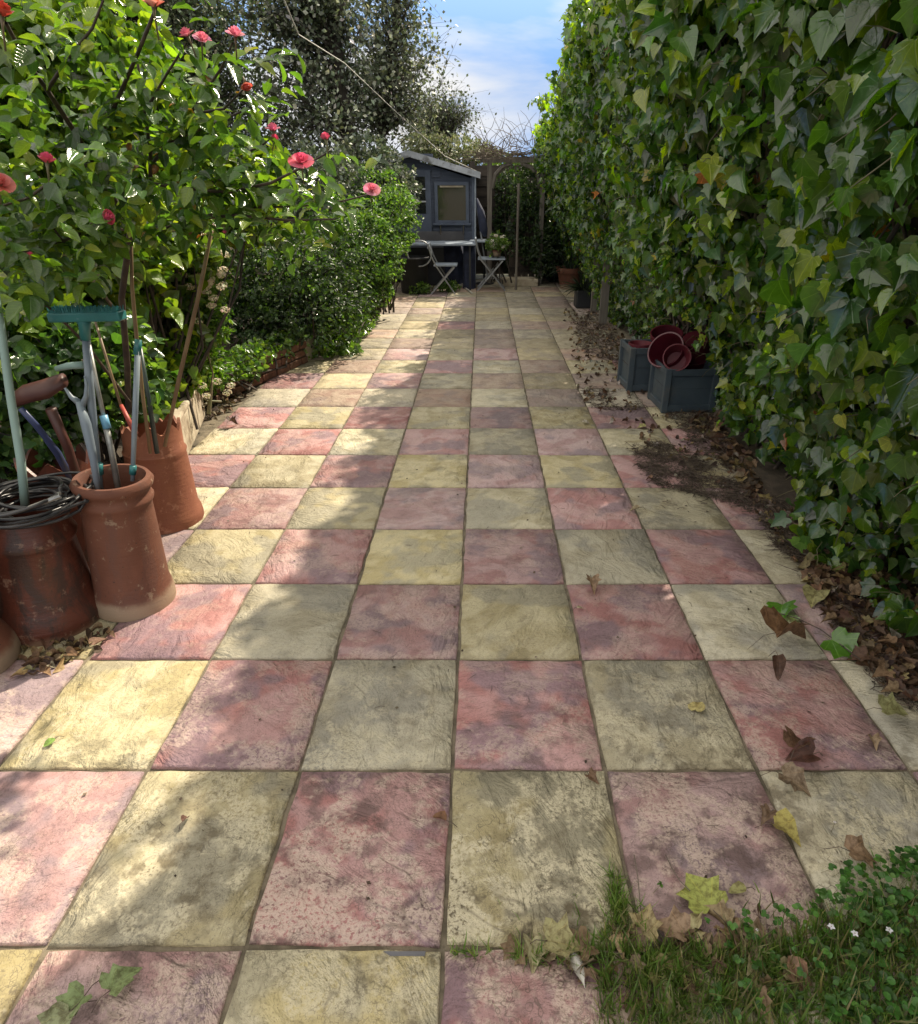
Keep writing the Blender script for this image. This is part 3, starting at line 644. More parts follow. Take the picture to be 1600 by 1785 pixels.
folding_chair('folding chair with pale slats beside the black bin', 757, 797, 461, 10.9, 752, 794, 499, 747, 424, M['tabletop'])
folding_chair('folding chair carrying the potted white flowers', 833, 880, 450, 11.3, 832, 880, 489, 829, 415, M['tabletop'])
q = P(722, 505, 10.9)
b_ = MB().lathe([(0, 0), (.2, 0), (.21, .05), (.235, .5), (.25, .5), (.25, .53), (.225, .53), (.205, .1), (0, .08)], 24, (q.x, 10.95, 0)).build('plastic_bin', M['black'], None, True)
tag(b_, 'black round plastic bin at the left end of the table', 'bin')
h = MB(); c = P(731, 442, 10.75); pts = [c + Vector((math.cos(a) * .185, .01 * math.sin(a * 2), math.sin(a) * .185)) for a in np.linspace(0, 2 * math.pi, 25)]
tag(h.tube(pts, .011, 6, False).build('hose_hoop', M['steel'], None, True), 'hoop of grey hose hanging in front of the dark table space', 'hose')
for lab, px, D_, ww, hh, mt in (('navy cloth cover hanging beneath the table', 790, 11.75, .34, .62, 'navy'), ('dark draped sack between the two chairs', 818, 11.35, .2, .66, 'navy')):
    q = PX(px, D_, 0); s_ = MB(); n_ = 14; v = []; f = []
    for j in range(6):
        for i in range(n_ * 2):
            a = 2 * math.pi * i / (n_ * 2); rr = ww / 2 * (1 + .13 * math.sin(a * 5 + j * .4)) * (1 - .12 * math.sin(j / 5 * 3.1)) * (1 if j < 5 else .85)
            v.append((q.x + rr * math.cos(a), D_ + rr * .6 * math.sin(a), hh * j / 5))
    for j in range(5):
        for i in range(n_ * 2): f.append((j * n_ * 2 + i, j * n_ * 2 + (i + 1) % (n_ * 2), (j + 1) * n_ * 2 + (i + 1) % (n_ * 2), (j + 1) * n_ * 2 + i))
    f.append(tuple(5 * n_ * 2 + i for i in range(n_ * 2)))
    s_.add(v, f); tag(s_.build('draped_cover', M[mt], None, True), lab, 'cover')
tag(MB().bar(G(797, 492), G(822, 512, .01) + Vector((0, 0, .012)), .022, .022).build('white_stick', M['white']), 'thin white stick lying on the slabs before the folding chair', 'stick')
tag(MB().bar(G(800, 497, .015), G(880, 484, .015), .05, .03).build('edging_strip', M['white']), 'pale edging strip at the foot of the summerhouse', 'edging')
# washing line
lp = [P(470, -60, 6.5), P(520, 60, 7.5), P(600, 110, 9), P(690, 195, 10.5), P(775, 272, 11.9), P(838, 302, 12.1)]
tag(MB().tube(lp, .006, 5).build('washing_line', M['white'], None, True), 'pale washing line running down from the tree to the summerhouse roof', 'line')

# ------------------------------------------------------------------ chimney pots
def chimney_pot(name, label, gx, gy, prof, mat, crown=0, tilt=(0, 0), wob=.006):
    c = G(gx, gy); t = thing(name, label, 'chimney pot', (c.x, c.y, .004), 'terracotta chimney pots')
    n_ = 60; m = MB()
    m.lathe(prof, n_, (0, 0, 0), wob, gx)
    if crown:                                  # cut points: raise alternate vertices of the rim (outer and inner skins)
        k = len(prof); base = (crown - 1) * n_
        for ring in (crown, crown + 1):
            for i in range(n_):
                x, y, z = m.v[ring * n_ + i]; ph = (i / n_ * 8) % 1; tri = 1 - abs(ph * 2 - 1)
                m.v[ring * n_ + i] = (x, y, z - .055 * (1 - tri) ** 1.0)
    o = m.build('body', mat, t, True, local=True); o.rotation_euler = (tilt[0], tilt[1], 0)
    o.modifiers.new('edge', 'EDGE_SPLIT').split_angle = R(50)
    return t
s2 = mpp(2.3, .0)
r0 = 131 / 2 * mpp(G(237, 1047).y, .02); hh = P(195, 862, G(237, 1047).y).z; rt = 118 / 2 * mpp(G(237, 1047).y, hh)
POT2 = G(237, 1047); print('pot2', POT2, r0, hh, rt)
hh2 = P(195, 832, POT2.y).z
prof2 = [(r0, 0), (r0 * 1.0, .015), (r0 * .985, .05), (r0 * .95, .075), (r0 * .9, .1), (r0 * .80, hh2 - .14), (r0 * .79, hh2 - .105), (r0 * .845, hh2 - .095), (r0 * .86, hh2 - .082), (r0 * .82, hh2 - .07), (r0 * .80, hh2 - .06), (rt * .97, hh2 - .045),
         (rt * 1.06, hh2 - .035), (rt * 1.09, hh2 - .018), (rt * 1.0, hh2), (rt * .9, hh2), (rt * .82, hh2 - .02), (r0 * .7, hh2 - .12), (r0 * .72, .1), (0, .09)]
chimney_pot('chimney_pot', 'plain brown terracotta chimney pot with flat rim holding pole handles, nearest the slabs', 237, 1047, prof2, M['terra_mid'], 0, (0, R(4)))
POT3 = G(292, 905); r3 = 120 / 2 * mpp(POT3.y, 0); h3 = P(268, 738, POT3.y).z; rt3 = 96 / 2 * mpp(POT3.y, h3)
prof3 = [(r3, 0), (r3, .03), (r3 * .97, .06), (r3 * .9, .09), (r3 * .84, h3 * .5), (r3 * .8, h3 - .17), (rt3 * 1.06, h3 - .155), (rt3 * 1.1, h3 - .135), (rt3 * 1.02, h3 - .12), (rt3, h3), (rt3 * .9, h3), (rt3 * .88, h3 - .1), (r3 * .7, h3 - .2), (r3 * .7, .1), (0, .09)]
prof3[9] = (rt3, h3 + .02); prof3[10] = (rt3 * .9, h3 + .02)
chimney_pot('chimney_pot', 'orange terracotta chimney pot with pointed crown rim in sunlight, holding canes', 292, 905, prof3, M['terra_bright'], 9, (0, R(3)))
POT1 = G(92, 1078); r1 = 168 / 2 * mpp(POT1.y, 0); h1 = P(58, 888, POT1.y).z; rt1 = 118 / 2 * mpp(POT1.y, h1)
prof1 = [(r1 * .97, 0), (r1, .02), (r1 * .99, .06), (r1 * .9, .11), (r1 * .86, .13), (r1 * .8, h1 * .5), (r1 * .73, h1 - .13), (r1 * .78, h1 - .115), (r1 * .8, h1 - .1), (r1 * .76, h1 - .085), (rt1 * 1.02, h1), (rt1 * .9, h1), (rt1 * .85, h1 - .06), (r1 * .7, .1), (0, .09)]
chimney_pot('chimney_pot', 'dark glazed terracotta chimney pot topped with a coil of black hose', 92, 1078, prof1, M['terra_dark'], 0, (0, R(4)))
POT4 = G(-62, 1160); prof4 = [(r1 * .9, 0), (r1 * .93, .03), (r1 * .9, .07), (r1 * .8, .11), (r1 * .75, .13), (r1 * .62, .48), (r1 * .68, .5), (r1 * .7, .56), (r1 * .6, .56), (r1 * .55, .4), (0, .3)]
chimney_pot('chimney_pot', 'reddish chimney pot cut off by the left edge', -62, 1160, prof4, M['terra_mid'], 0)
POT5 = G(148, 975); h5 = P(158, 790, POT5.y).z
prof5 = [(.15, 0), (.15, .05), (.13, .09), (.115, h5 - .2), (.12, h5 - .14), (.14, h5 - .12), (.135, h5 - .1), (.14, h5), (.127, h5), (.12, h5 - .1), (.09, .1), (0, .09)]
chimney_pot('chimney_pot', 'shaded crown topped chimney pot squeezed behind the plain brown one', 148, 975, prof5, M['terra_dark'], 7)
# hose coil on the dark pot
t = thing('garden_hose', 'tangled coil of black garden hose on the dark chimney pot', 'hose', (POT1.x + .02, POT1.y, h1))
m = MB(); r = random.Random(5); pts = []
cz = h1 + .01; cxx = P(58, 872, POT1.y).x
for i in range(15 * 26):
    a = i / 26 * 2 * math.pi; kk = i // 26
    rr = .148 + .03 * math.sin(i * .0071 * 9 + 1) + .016 * math.sin(kk * 2.3) + .013 * math.sin(a * 2.3 + kk)
    off = (.022 * math.sin(kk * 1.7), .02 * math.cos(kk * 2.9))
    zz = cz + .012 * (kk % 5) + .022 * math.sin(a + kk * 1.9) * (.6 + .4 * math.sin(kk)) + (.012 if kk > 9 else 0)
    pts.append((cxx + rr * math.cos(a) + off[0], POT1.y + rr * math.sin(a) + off[1], zz))
m.tube(pts, .0062, 6); m.build('hose', M['hose'], t, True)
m = MB(); m.tube([pts[-1], (pts[-1][0] + .03, pts[-1][1] - .04, pts[-1][2] + .01), (cxx + .06, POT1.y - .11, cz + .05)], .008, 6); m.build('connector', M['silver2'], t)

# ------------------------------------------------------------------ tools
def tool(name, label, cat, parts, group=None):
    t = None
    for (nm, pts, rad, mt, n_, fl) in parts:
        if t is None: t = thing(name, label, cat, tuple(pts[0]))
        MB().tube(pts, rad, n_, flat=fl).build(nm, M[mt], t, True)
    return t
d2 = POT2.y
t = tool('deck_brush', 'upturned teal headed brush with grey green handle in the plain chimney pot', 'brush',
     [('handle', [P(176, 862, d2), P(165, 760, d2 + .03), P(157, 680, d2 + .05), P(149, 590, d2 + .08)], [.011, .0135, .015, .0125], 'bgrey', 10, 1), ('collar', [P(173, 826, d2), P(171, 808, d2)], .016, 'teal', 12, 1)])
bp = P(149, 575, d2 + .08); k = mpp(d2 + .08, bp.z)
MB().tube([P(149, 592, d2 + .08), P(147, 566, d2 + .08), P(144, 552, d2 + .08)], [.017, .02, .03], 10).build('socket', M['teal'], t, True)
hd = MB(); c = P(152, 551, d2 + .08); hd.box(c, (125 * k, .055, 16 * k), ry=-.02); o = hd.build('head', M['teal'], t); bevel(o, .006, 3)
br = MB()
for i in range(46):
    for j in range(4):
        x = c.x + (-.5 + (i + .5) / 46) * 118 * k; y = c.y - .02 + j * .0135
        br.tube([(x, y, c.z + .012), (x + random.gauss(0, .0025), y + random.gauss(0, .003), c.z + .032 + random.gauss(0, .0015))], [.0028, .0016], 4, False)
br.build('bristles', M['teal'], t, kind='stuff')
tool('grabber_handle', 'grey plastic tool with curved pistol grip standing in the plain chimney pot', 'garden tool',
     [('shaft', [P(172, 866, d2 - .04), P(163, 800, d2 - .02), P(150, 740, d2), P(138, 700, d2 + .02)], [.010, .014, .018, .013], 'bgrey', 10, 1), ('grip', [P(138, 702, d2 + .02), P(124, 692, d2 + .02), P(113, 676, d2 + .02)], [.013, .008, .004], 'bgrey', 8, 1),
      ('guard', [P(143, 708, d2 + .02), P(150, 690, d2 + .02), P(151, 672, d2 + .02), P(148, 655, d2 + .03)], [.012, .008, .0065, .004], 'bgrey', 8, 1)])
tool('aluminium_pole', 'silver pole with sky blue collar in the plain chimney pot', 'pole',
     [('shaft', [P(206, 852, d2 + .03), P(193, 780, d2 + .05), P(184, 742, d2 + .06)], [.0115, .0115, .0115], 'silver2', 8, 1), ('collar', [P(187, 747, d2 + .06), P(180, 724, d2 + .07)], .0145, 'skyb', 10, 1),
      ('upper_shaft', [P(181, 728, d2 + .07), P(168, 668, d2 + .1), P(153, 590, d2 + .16)], .008, 'silver2', 8, 1)])
tool('narrow_pole', 'slim blue grey pole with teal cap leaning right in the plain chimney pot', 'pole',
     [('shaft', [P(231, 838, d2 + .02), P(235, 730, d2 + .05), P(240, 612, d2 + .1)], [.008, .0105, .0105], 'bgrey', 8, 1), ('cap', [P(239, 618, d2 + .1), P(241, 592, d2 + .11)], [.0145, .012], 'teal', 10, 1), ('ferrule', [P(231, 826, d2 + .02), P(232, 812, d2 + .02)], .0125, 'teal', 10, 1)])
tool('brown_stick', 'thin brown stick with red painted lower end beside the silver pole', 'stick',
     [('stick', [P(212, 712, 2.55), P(190, 640, 2.6), P(166, 560, 2.65)], [.006, .0055, .005], 'bamboo', 6, 1), ('painted_end', [P(236, 756, 2.5), P(211, 706, 2.55)], [.012, .0075], 'redp', 6, 1)])
tool('dark_green_pole', 'dark green pole leaning in the crown topped chimney pot', 'pole', [('shaft', [P(274, 790, 2.82), P(258, 690, 2.84), P(244, 605, 2.88)], [.011, .0105, .0095], 'dgreen', 8, 1)])
tool('bamboo_cane', 'left hand bamboo cane rising from the crown topped pot to the rose', 'cane', [('cane', [P(262, 790, 2.8), P(250, 700, 2.8), P(238, 590, 2.8), P(230, 500, 2.78), P(228, 402, 2.75)], [.0075, .008, .0085, .0075, .006], 'bamboo', 8, 1)])
tool('bamboo_cane', 'brown cane slanting up to the right out of the crown topped pot', 'cane', [('cane', [P(287, 778, 2.78), P(312, 660, 2.76), P(345, 520, 2.72), P(369, 402, 2.7)], [.008, .009, .0085, .007], 'bamboo', 8, 1)])
d1 = POT1.y
tool('mint_pole', 'pale mint green pole standing in the coil of hose', 'pole', [('shaft', [P(44, 884, d1), P(36, 800, d1 + .02), P(18, 690, d1 + .05), P(0, 560, d1 + .08), P(-14, 480, d1 + .1)], [.0145, .0145, .0135, .0125, .012], 'mint', 10, 1)])
dd_ = 2.45
t = tool('digging_fork', 'reddish brown tool with blocky handle top behind the hose coil', 'garden tool', [('shaft', [P(150, 880, 2.5), P(118, 780, 2.48), P(88, 712, 2.46)], [.017, .018, .02], 'rust', 8, 1)])
hb = MB().tube([P(22, 700, dd_), P(45, 687, dd_), P(80, 678, dd_), P(112, 662, dd_)], [.03, .04, .042, .03], 10, flat=.6).build('handle_top', M['rust'], t, True)
tool('mint_grip', 'pale green tubular grip just below the brush head', 'handle', [('grip', [P(98, 643, 2.4), P(118, 638, 2.4), P(146, 636, 2.4)], [.010, .0125, .013], 'mint', 10, 1)])
tool('navy_pole', 'navy blue handle slanting behind the hose coil', 'pole', [('shaft', [P(132, 850, 2.55), P(100, 790, 2.5), P(66, 745, 2.45), P(36, 712, 2.42)], [.015, .0145, .012, .011], 'navyp', 8, .7)])

# ------------------------------------------------------------------ planters and plastic pots on the right
def planter(label, p00, p10, p01, hgt, fl=1.0):
    """p00 the front corner, p10 along the side that faces the camera, p01 along the left side"""
    t = thing('planter_box', label, 'planter', tuple(p00), 'slate blue planter boxes')
    p00, p10, p01 = map(Vector, (p00, p10, p01)); p11 = p10 + p01 - p00; Cn = (p00 + p11) / 2
    u = Vector((0, 0, hgt)); th = .022
    cor = [p00, p10, p11, p01]
    for a, b in zip(cor, cor[1:] + cor[:1]):
        d = (b - a).normalized(); n_ = Vector((d.y, -d.x, 0)); n_ = n_ if n_.dot(a - Cn) > 0 else -n_
        m = MB(); i = n_ * -th
        q = [a + i * 1.0, b + i * 1.0, b + i * 1.5, a + i * 1.5]
        m.add([p + Vector((0, 0, .012)) for p in q] + [p + u * .97 for p in q], [(3, 2, 1, 0), (4, 5, 6, 7), (0, 1, 5, 4), (1, 2, 6, 5), (2, 3, 7, 6), (3, 0, 4, 7)]); m.build('panel', M['slate'], t)
        for z_, w_h in ((hgt - .024, .048), (.035, .05)):
            m = MB(); m.bar(a + d * .03 + i * .55 + Vector((0, 0, z_)), b - d * .03 + i * .55 + Vector((0, 0, z_)), th * .9, w_h); bevel(m.build('rail', M['slate'], t), .003)
    for a in cor:
        m = MB(); c = a + (Cn - a).normalized() * .03; ang = math.atan2((p10 - p00).y, (p10 - p00).x); m.box((c.x, c.y, hgt / 2 + .002), (.046, .046, hgt)); o = m.build('corner_post', M['slate'], t); bevel(o, .004)
    m = MB(); m.add([p + Vector((0, 0, hgt * .55)) for p in [a.lerp(Cn, .1) for a in cor]], [(0, 1, 2, 3)]); m.build('compost', M['soil'], t)
    return t
pA = G(1153, 721); pB = G(1232, 712); pC = G(1119, 683)
pB = pA + Vector((.40, .02, 0)); pC = pA + Vector((.0, .40, 0)) + Vector((-.02, 0, 0)); pz = P(1155, 645, pA.y).z
planter('larger front slate blue planter box stacked with dark red pots', pA, pB, pC, pz)
qA = G(1093, 684); qz = P(1092, 608, qA.y).z
planter('slate blue planter box tucked behind the front one, nearer the path', qA, qA + Vector((.34, .02, 0)), qA + Vector((-.02, .36, 0)), qz)
print('planters', pA, pz, qA, qz, POT1, h1, POT3, h3, POT5, h5)
def plpot(name, label, c, r_, h_, axis, mat, cat='plant pot'):
    prof = [(0, 0), (r_ * .72, 0), (r_ * .74, .01), (r_ * .95, h_ * .78), (r_ * 1.04, h_ * .78), (r_ * 1.06, h_), (r_ * .98, h_), (r_ * .9, h_ * .75), (r_ * .7, .02), (0, .02)]
    o = MB().lathe(prof, 36, (0, 0, 0), .004).build(name, mat, None, True); o.modifiers.new('e', 'EDGE_SPLIT').split_angle = R(45)
    o.rotation_euler = Vector(axis).to_track_quat('Z', 'Y').to_euler(); o.location = c; tag(o, label, cat, 'red plastic pots in the planters'); return o
dA = pA.y + .2
c1 = P(1116, 606, qA.y + .17); plpot('plastic_pot', 'upright red plastic pot in the rear planter box', (c1.x, qA.y + .17, c1.z - .12), .095, .16, (0, 0, 1), M['redpl2'])
c1 = P(1170, 612, dA + .08); plpot('plastic_pot', 'widest tilted dark red pot open towards the path', c1 + Vector((.06, .05, -.085)), .135, .2, (-.62, -.55, .55), M['redpl'])
c1 = P(1177, 622, dA - .1); plpot('plastic_pot', 'small worn red pot lying in the front planter, facing out', c1 + Vector((.03, .06, -.05)), .095, .13, (-.25, -.85, .45), M['redpl2'])
c1 = P(1208, 612, dA + .12); plpot('plastic_pot', 'dark red pot bottom up beneath the ivy at the planter back', c1 + Vector((0, .0, .09)), .13, .18, (.3, .5, -1), M['redpl'])
c1 = P(1165, 585, dA + .35); plpot('plastic_pot', 'deep maroon pot half hidden behind the widest tilted one', c1 + Vector((0, .05, -.14)), .12, .17, (-.1, -.3, .9), M['redpl'])
# far pots
q = G(992, 503); pt = MB(); rr = 24 * mpp(q.y, .3)
hh_ = P(990, 466, q.y).z
o = pt.lathe([(0, 0), (rr * .66, 0), (rr * .9, hh_ * .75), (rr * 1.0, hh_ * .76), (rr * 1.04, hh_), (rr * .92, hh_), (rr * .85, hh_ * .7), (0, hh_ * .7)], 30, (0, 0, 0)).build('terracotta_pot', M['terra_mid'], None, True); o.location = q
o.modifiers.new('e', 'EDGE_SPLIT').split_angle = R(45); tag(o, 'round red brown terracotta pot near the far end of the ivy', 'plant pot')
def strappy(name, label, c, n_, ln, wd, pal, up=.8, cat='plant', group=None):
    t = thing(name, label, cat, tuple(c)); a = rng.random(n_) * 6.283; sp = rng.random(n_) ** .7
    m = MB(); col_ = []
    for i in range(n_):
        d = Vector((math.cos(a[i]) * sp[i], math.sin(a[i]) * sp[i], up)).normalized(); p = Vector(c) + Vector((d.x, d.y, 0)) * .05; pts = [p.copy()]; l_ = ln * random.uniform(.6, 1.1)
        for k in range(5): d = (d + Vector((0, 0, -.33 * sp[i]))).normalized(); p = p + d * l_ / 5; pts.append(p.copy())
        MBt = MB().tube(pts, [wd, wd * 1.1, wd, wd * .8, wd * .5, wd * .1], 4, False, flat=.25); me = MBt.mesh('leaf', M['fine'], True)
        ca = me.attributes.new('leafcol', 'FLOAT_COLOR', 'POINT'); cc = Vector(pal) * random.uniform(.6, 1.4); ca.data.foreach_set('color', np.tile((*cc, 1), len(me.vertices)).astype(np.float32)); link('leaf', me, t)
    return t
strappy('potted_plant', 'dark arching plant in the round terracotta pot', q + Vector((0, 0, hh_ * .75)), 26, .42, .012, (.02, .04, .018))
q = G(1012, 538); bz = .2
tag(bevel(MB().box((q.x + .08, q.y + .12, .12), (.3, .26, .24)).build('square_pot', M['black']), .02), 'square black pot below the dark strappy plant', 'plant pot')
strappy('strappy_plant', 'dark strappy plant spilling over the square black pot', q + Vector((.03, .08, .22)), 80, .36, .009, (.03, .05, .02), .75)
q = G(962, 492)
strappy('dark_foliage_plant', 'low dark leafy plant beside the gate, left of the terracotta pot', q, 36, .45, .018, (.015, .03, .02), 1.6)
# ------------------------------------------------------------------ ivy hedge on the right
ZP = np.array([-.2, 0, .4, .9, 1.4, 2.0, 2.6, 3.0, 3.25, 3.4]); XP = np.array([1.72, 1.70, 1.60, 1.36, 1.17, 1.02, .93, .98, 1.12, 1.35])
def hedge_x(y, z): 
    return np.interp(z, ZP, XP) + .09 * np.sin(y * 1.9 + z * 1.3) + .06 * np.sin(y * 4.3 - z * 2.9) + .05 * np.sin(y * 8.3 + z * 5.3 + 1.5 * np.sin(z * 3)) + .045 * np.sin(y * 14.1 - z * 9.3 + np.sin(y * 3))
def hedge_top(y): return np.interp(y, [0, 2, 6, 9, 10.5, 12.4], HT) + .08 * np.sin(y * 2.7) + .06 * np.sin(y * 6.1)
HT = [3.4, 3.4, 3.3, 2.95, 2.5, 2.25]
iv = thing('ivy_hedge', 'tall wall of broad leaved ivy overhanging the right side of the patio', 'ivy hedge', (1.9, 6, 0))
def hedge_leaves(n, ymin, ymax, smin, smax, tpls, depth=.16, powr=1.0):
    y = ymin + (ymax - ymin) * rng.random(n) ** powr; ht = hedge_top(y); z = rng.random(n) * ht
    low = .04 + .10 * rng.random(n) + .08 * np.sin(y * 2.3) ; z = np.maximum(z, np.minimum(low, .3) * 1)
    x = hedge_x(y, z) - .05 + depth * rng.random(n) ** 1.3
    p = np.stack([x, y, z], 1); p, r = clumpy(p, .24, .5, 3)
    pb = (p[:, 1] > 4.3) & (p[:, 1] < 5.9) & (p[:, 2] < .78); p[pb, 0] = np.maximum(p[pb, 0], 1.74)
    s = smin + (smax - smin) * rng.random(n) ** 1.8; s *= np.where(z < 1.0, .78, 1.0)
    nr = np.stack([-.85 * np.ones(n), -.6 + np.zeros(n), .85 + .5 * (z > 2.9)], 1) + rv(n, .6)
    tip = np.stack([-.25 * np.ones(n), -.15 + np.zeros(n), -np.ones(n)], 1) + rv(n, .62)
    c = cols(n, (.055, .125, .026), (.08, .165, .03), (.035, .09, .032), (.16, .25, .03), (.25, .32, .04), w=[.34, .27, .16, .17, .06])
    sun_top = rng.random(n) < np.clip((z - ht + .75) * 1.1, 0, .75); c[sun_top] = cols(int(sun_top.sum()), (.17, .27, .03), (.22, .32, .04))  # limer leaves towards the hedge top: sunlight put into the leaf colour
    # a few yellowed and browned leaves
    k = rng.random(n); c[k < .006] = (.42, .33, .05); c[(k > .006) & (k < .009)] = (.36, .13, .05)
    c = c * (.72 + .56 * r[:, None]); return p, frames(tip, nr), s, c
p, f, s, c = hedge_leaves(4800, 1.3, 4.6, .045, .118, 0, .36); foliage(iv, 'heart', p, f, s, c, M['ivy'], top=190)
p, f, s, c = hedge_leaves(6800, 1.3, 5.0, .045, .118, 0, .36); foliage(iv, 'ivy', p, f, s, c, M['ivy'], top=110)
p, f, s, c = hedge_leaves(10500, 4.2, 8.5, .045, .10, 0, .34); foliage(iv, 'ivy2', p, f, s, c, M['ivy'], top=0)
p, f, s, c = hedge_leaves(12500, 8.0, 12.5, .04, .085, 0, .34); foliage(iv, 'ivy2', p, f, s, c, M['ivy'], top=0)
p, f, s, c = hedge_leaves(10000, .2, 12.5, .08, .14, 0, .35); p[:, 0] += .34; foliage(iv, 'heart', p, f, s, c * .3, M['ivy'], top=0)  # inner layer coloured darker, painting the shade in gaps between leaves
# thick crown of the hedge so that it shades the path as a body
n = 15000; y = .1 + 12.3 * rng.random(n); ht = hedge_top(y); x = 1.05 + 1.1 * rng.random(n); z = ht - .6 * rng.random(n) * (1 + .3 * rng.random(n)) - .06
p = np.stack([x, y, z], 1); foliage(iv, 'heart', p, frames(rv(n) + [0, 0, -.4], rv(n, .5) + [0, 0, 1]), .08 + .06 * rng.random(n), cols(n, (.05, .11, .024), (.1, .18, .025)), M['ivy'], top=0)
# inner mass of old stems and dead leaf
m = MB(); r = random.Random(9)
for k in range(260):
    y = r.uniform(.4, 12.3); x = 1.78 + r.uniform(-.08, .1); z = 0; pts = [(x, y, -.02)]; hmx = r.uniform(1.4, 3.0)
    while z < hmx:
        z += r.uniform(.12, .3); y += r.gauss(0, .06); xx = float(hedge_x(y, z)) + .22 + r.uniform(-.04, .06); pts.append((min(xx, 1.85), y, z))
    m.tube(pts, [r.uniform(.006, .017) * (1 - .6 * i / len(pts)) for i in range(len(pts))], 5, False)
m.build('old_stem', M['twig'], iv, True, kind='stuff')
m = MB()
for k in range(900):                     # leaf stalks and runners that show between the leaves
    y = r.uniform(1.4, 8); z = r.uniform(.1, 3.1); x = float(hedge_x(y, z)) + r.uniform(0, .12); p = Vector((x, y, z)); d = Vector((-.5 + r.gauss(0, .3), r.gauss(0, .5), r.gauss(.1, .5))).normalized(); pts = [p]
    for q in range(3): d = (d + Vector((r.gauss(0, .25), r.gauss(0, .25), -.22))).normalized(); p = p + d * r.uniform(.03, .07); pts.append(p)
    m.tube(pts, [.0022, .002, .0016, .001], 4, False)
m.build('stalks', M['stem'], iv, True, kind='stuff')
n = 5000; y = .3 + 12 * rng.random(n); z = 2.9 * rng.random(n); p = np.stack([hedge_x(y, z) + .3 + .12 * rng.random(n), y, z], 1); p[:, 0] = np.minimum(p[:, 0], 1.9)
foliage(iv, 'ivy', p, frames(rv(n) + [0, 0, -1], rv(n, .4) + [-1, 0, 0]), .07 + .05 * rng.random(n), cols(n, (.05, .035, .02), (.03, .04, .02), (.08, .055, .03)), M['dry'], top=0)

# ------------------------------------------------------------------ rose
rd = 2.15
ro = thing('rose_bush', 'large rose bush with pink buds spreading over the chimney pots', 'rose bush', tuple(PX(228, 2.75, .2)))
def br(pts, r0, r1): 
    pts = [P(*q) for q in pts]; MB().tube(pts, list(np.linspace(r0, r1, len(pts))), 7, False).build('branch', M['cane'], ro, True); return pts
bs = []
bs.append(br([(225, 760, 2.95), (222, 640, 2.9), (212, 520, 2.8), (228, 400, 2.7)], .014, .012))
bs.append(br([(228, 400, 2.7), (195, 340, 2.6), (161, 280, 2.5), (127, 225, 2.4), (82, 157, 2.3), (45, 105, 2.2), (10, 40, 2.1)], .011, .005))
bs.append(br([(161, 280, 2.5), (178, 230, 2.45), (202, 180, 2.4), (240, 94, 2.35), (270, 19, 2.3), (285, -60, 2.3)], .008, .004))
bs.append(br([(229, 395, 2.7), (245, 360, 2.65), (262, 326, 2.6), (262, 262, 2.55), (250, 180, 2.5), (240, 110, 2.5)], .010, .004))
bs.append(br([(235, 404, 2.7), (290, 398, 2.6), (337, 382, 2.55), (412, 375, 2.45), (500, 384, 2.4), (585, 382, 2.35)], .008, .003))
bs.append(br([(262, 262, 2.55), (300, 245, 2.5), (360, 221, 2.45), (420, 195, 2.4)], .007, .003))
bs.append(br([(82, 157, 2.3), (110, 115, 2.25), (135, 82, 2.2), (161, 49, 2.2), (180, 0, 2.2)], .006, .003))
bs.append(br([(262, 320, 2.6), (330, 330, 2.5), (400, 335, 2.45), (472, 319, 2.4), (520, 295, 2.38), (568, 268, 2.35)], .007, .003))
bs.append(br([(337, 382, 2.55), (420, 362, 2.5), (520, 360, 2.5), (600, 350, 2.5), (640, 340, 2.5)], .005, .0025))
bs.append(br([(262, 290, 2.55), (330, 200, 2.5), (385, 120, 2.45), (405, 75, 2.4)], .006, .003))
bs.append(br([(330, 200, 2.5), (390, 190, 2.45), (425, 155, 2.42)], .005, .003))
bs.append(br([(250, 200, 2.5), (290, 130, 2.45), (325, 75, 2.4)], .005, .003))
bs.append(br([(161, 285, 2.5), (110, 300, 2.3), (50, 345, 2.1), (0, 360, 2.0)], .006, .003))
bs.append(br([(228, 400, 2.7), (170, 395, 2.4), (110, 420, 2.2), (40, 440, 2.05)], .007, .003))
bs.append(br([(215, 560, 2.8), (170, 500, 2.5), (130, 450, 2.3), (95, 400, 2.15)], .007, .003))
bs.append(br([(225, 700, 2.9), (150, 600, 2.6), (90, 540, 2.35), (40, 500, 2.2)], .007, .003))
bs.append(br([(420, 270, 2.45), (455, 255, 2.42), (478, 236, 2.4)], .004, .002))
bs.append(br([(330, 330, 2.5), (430, 300, 2.45), (420, 270, 2.45)], .005, .003))
pp = []; dirs = []; wts = []
for pts in bs[1:]:
    for a, b in zip(pts[:-1], pts[1:]):
        for k in range(int(max(2, (b - a).length / .02))):
            pp.append(a.lerp(b, random.random())); dirs.append((b - a).normalized())
pp = np.array([tuple(p) for p in pp]); dirs = np.array([tuple(d) for d in dirs])
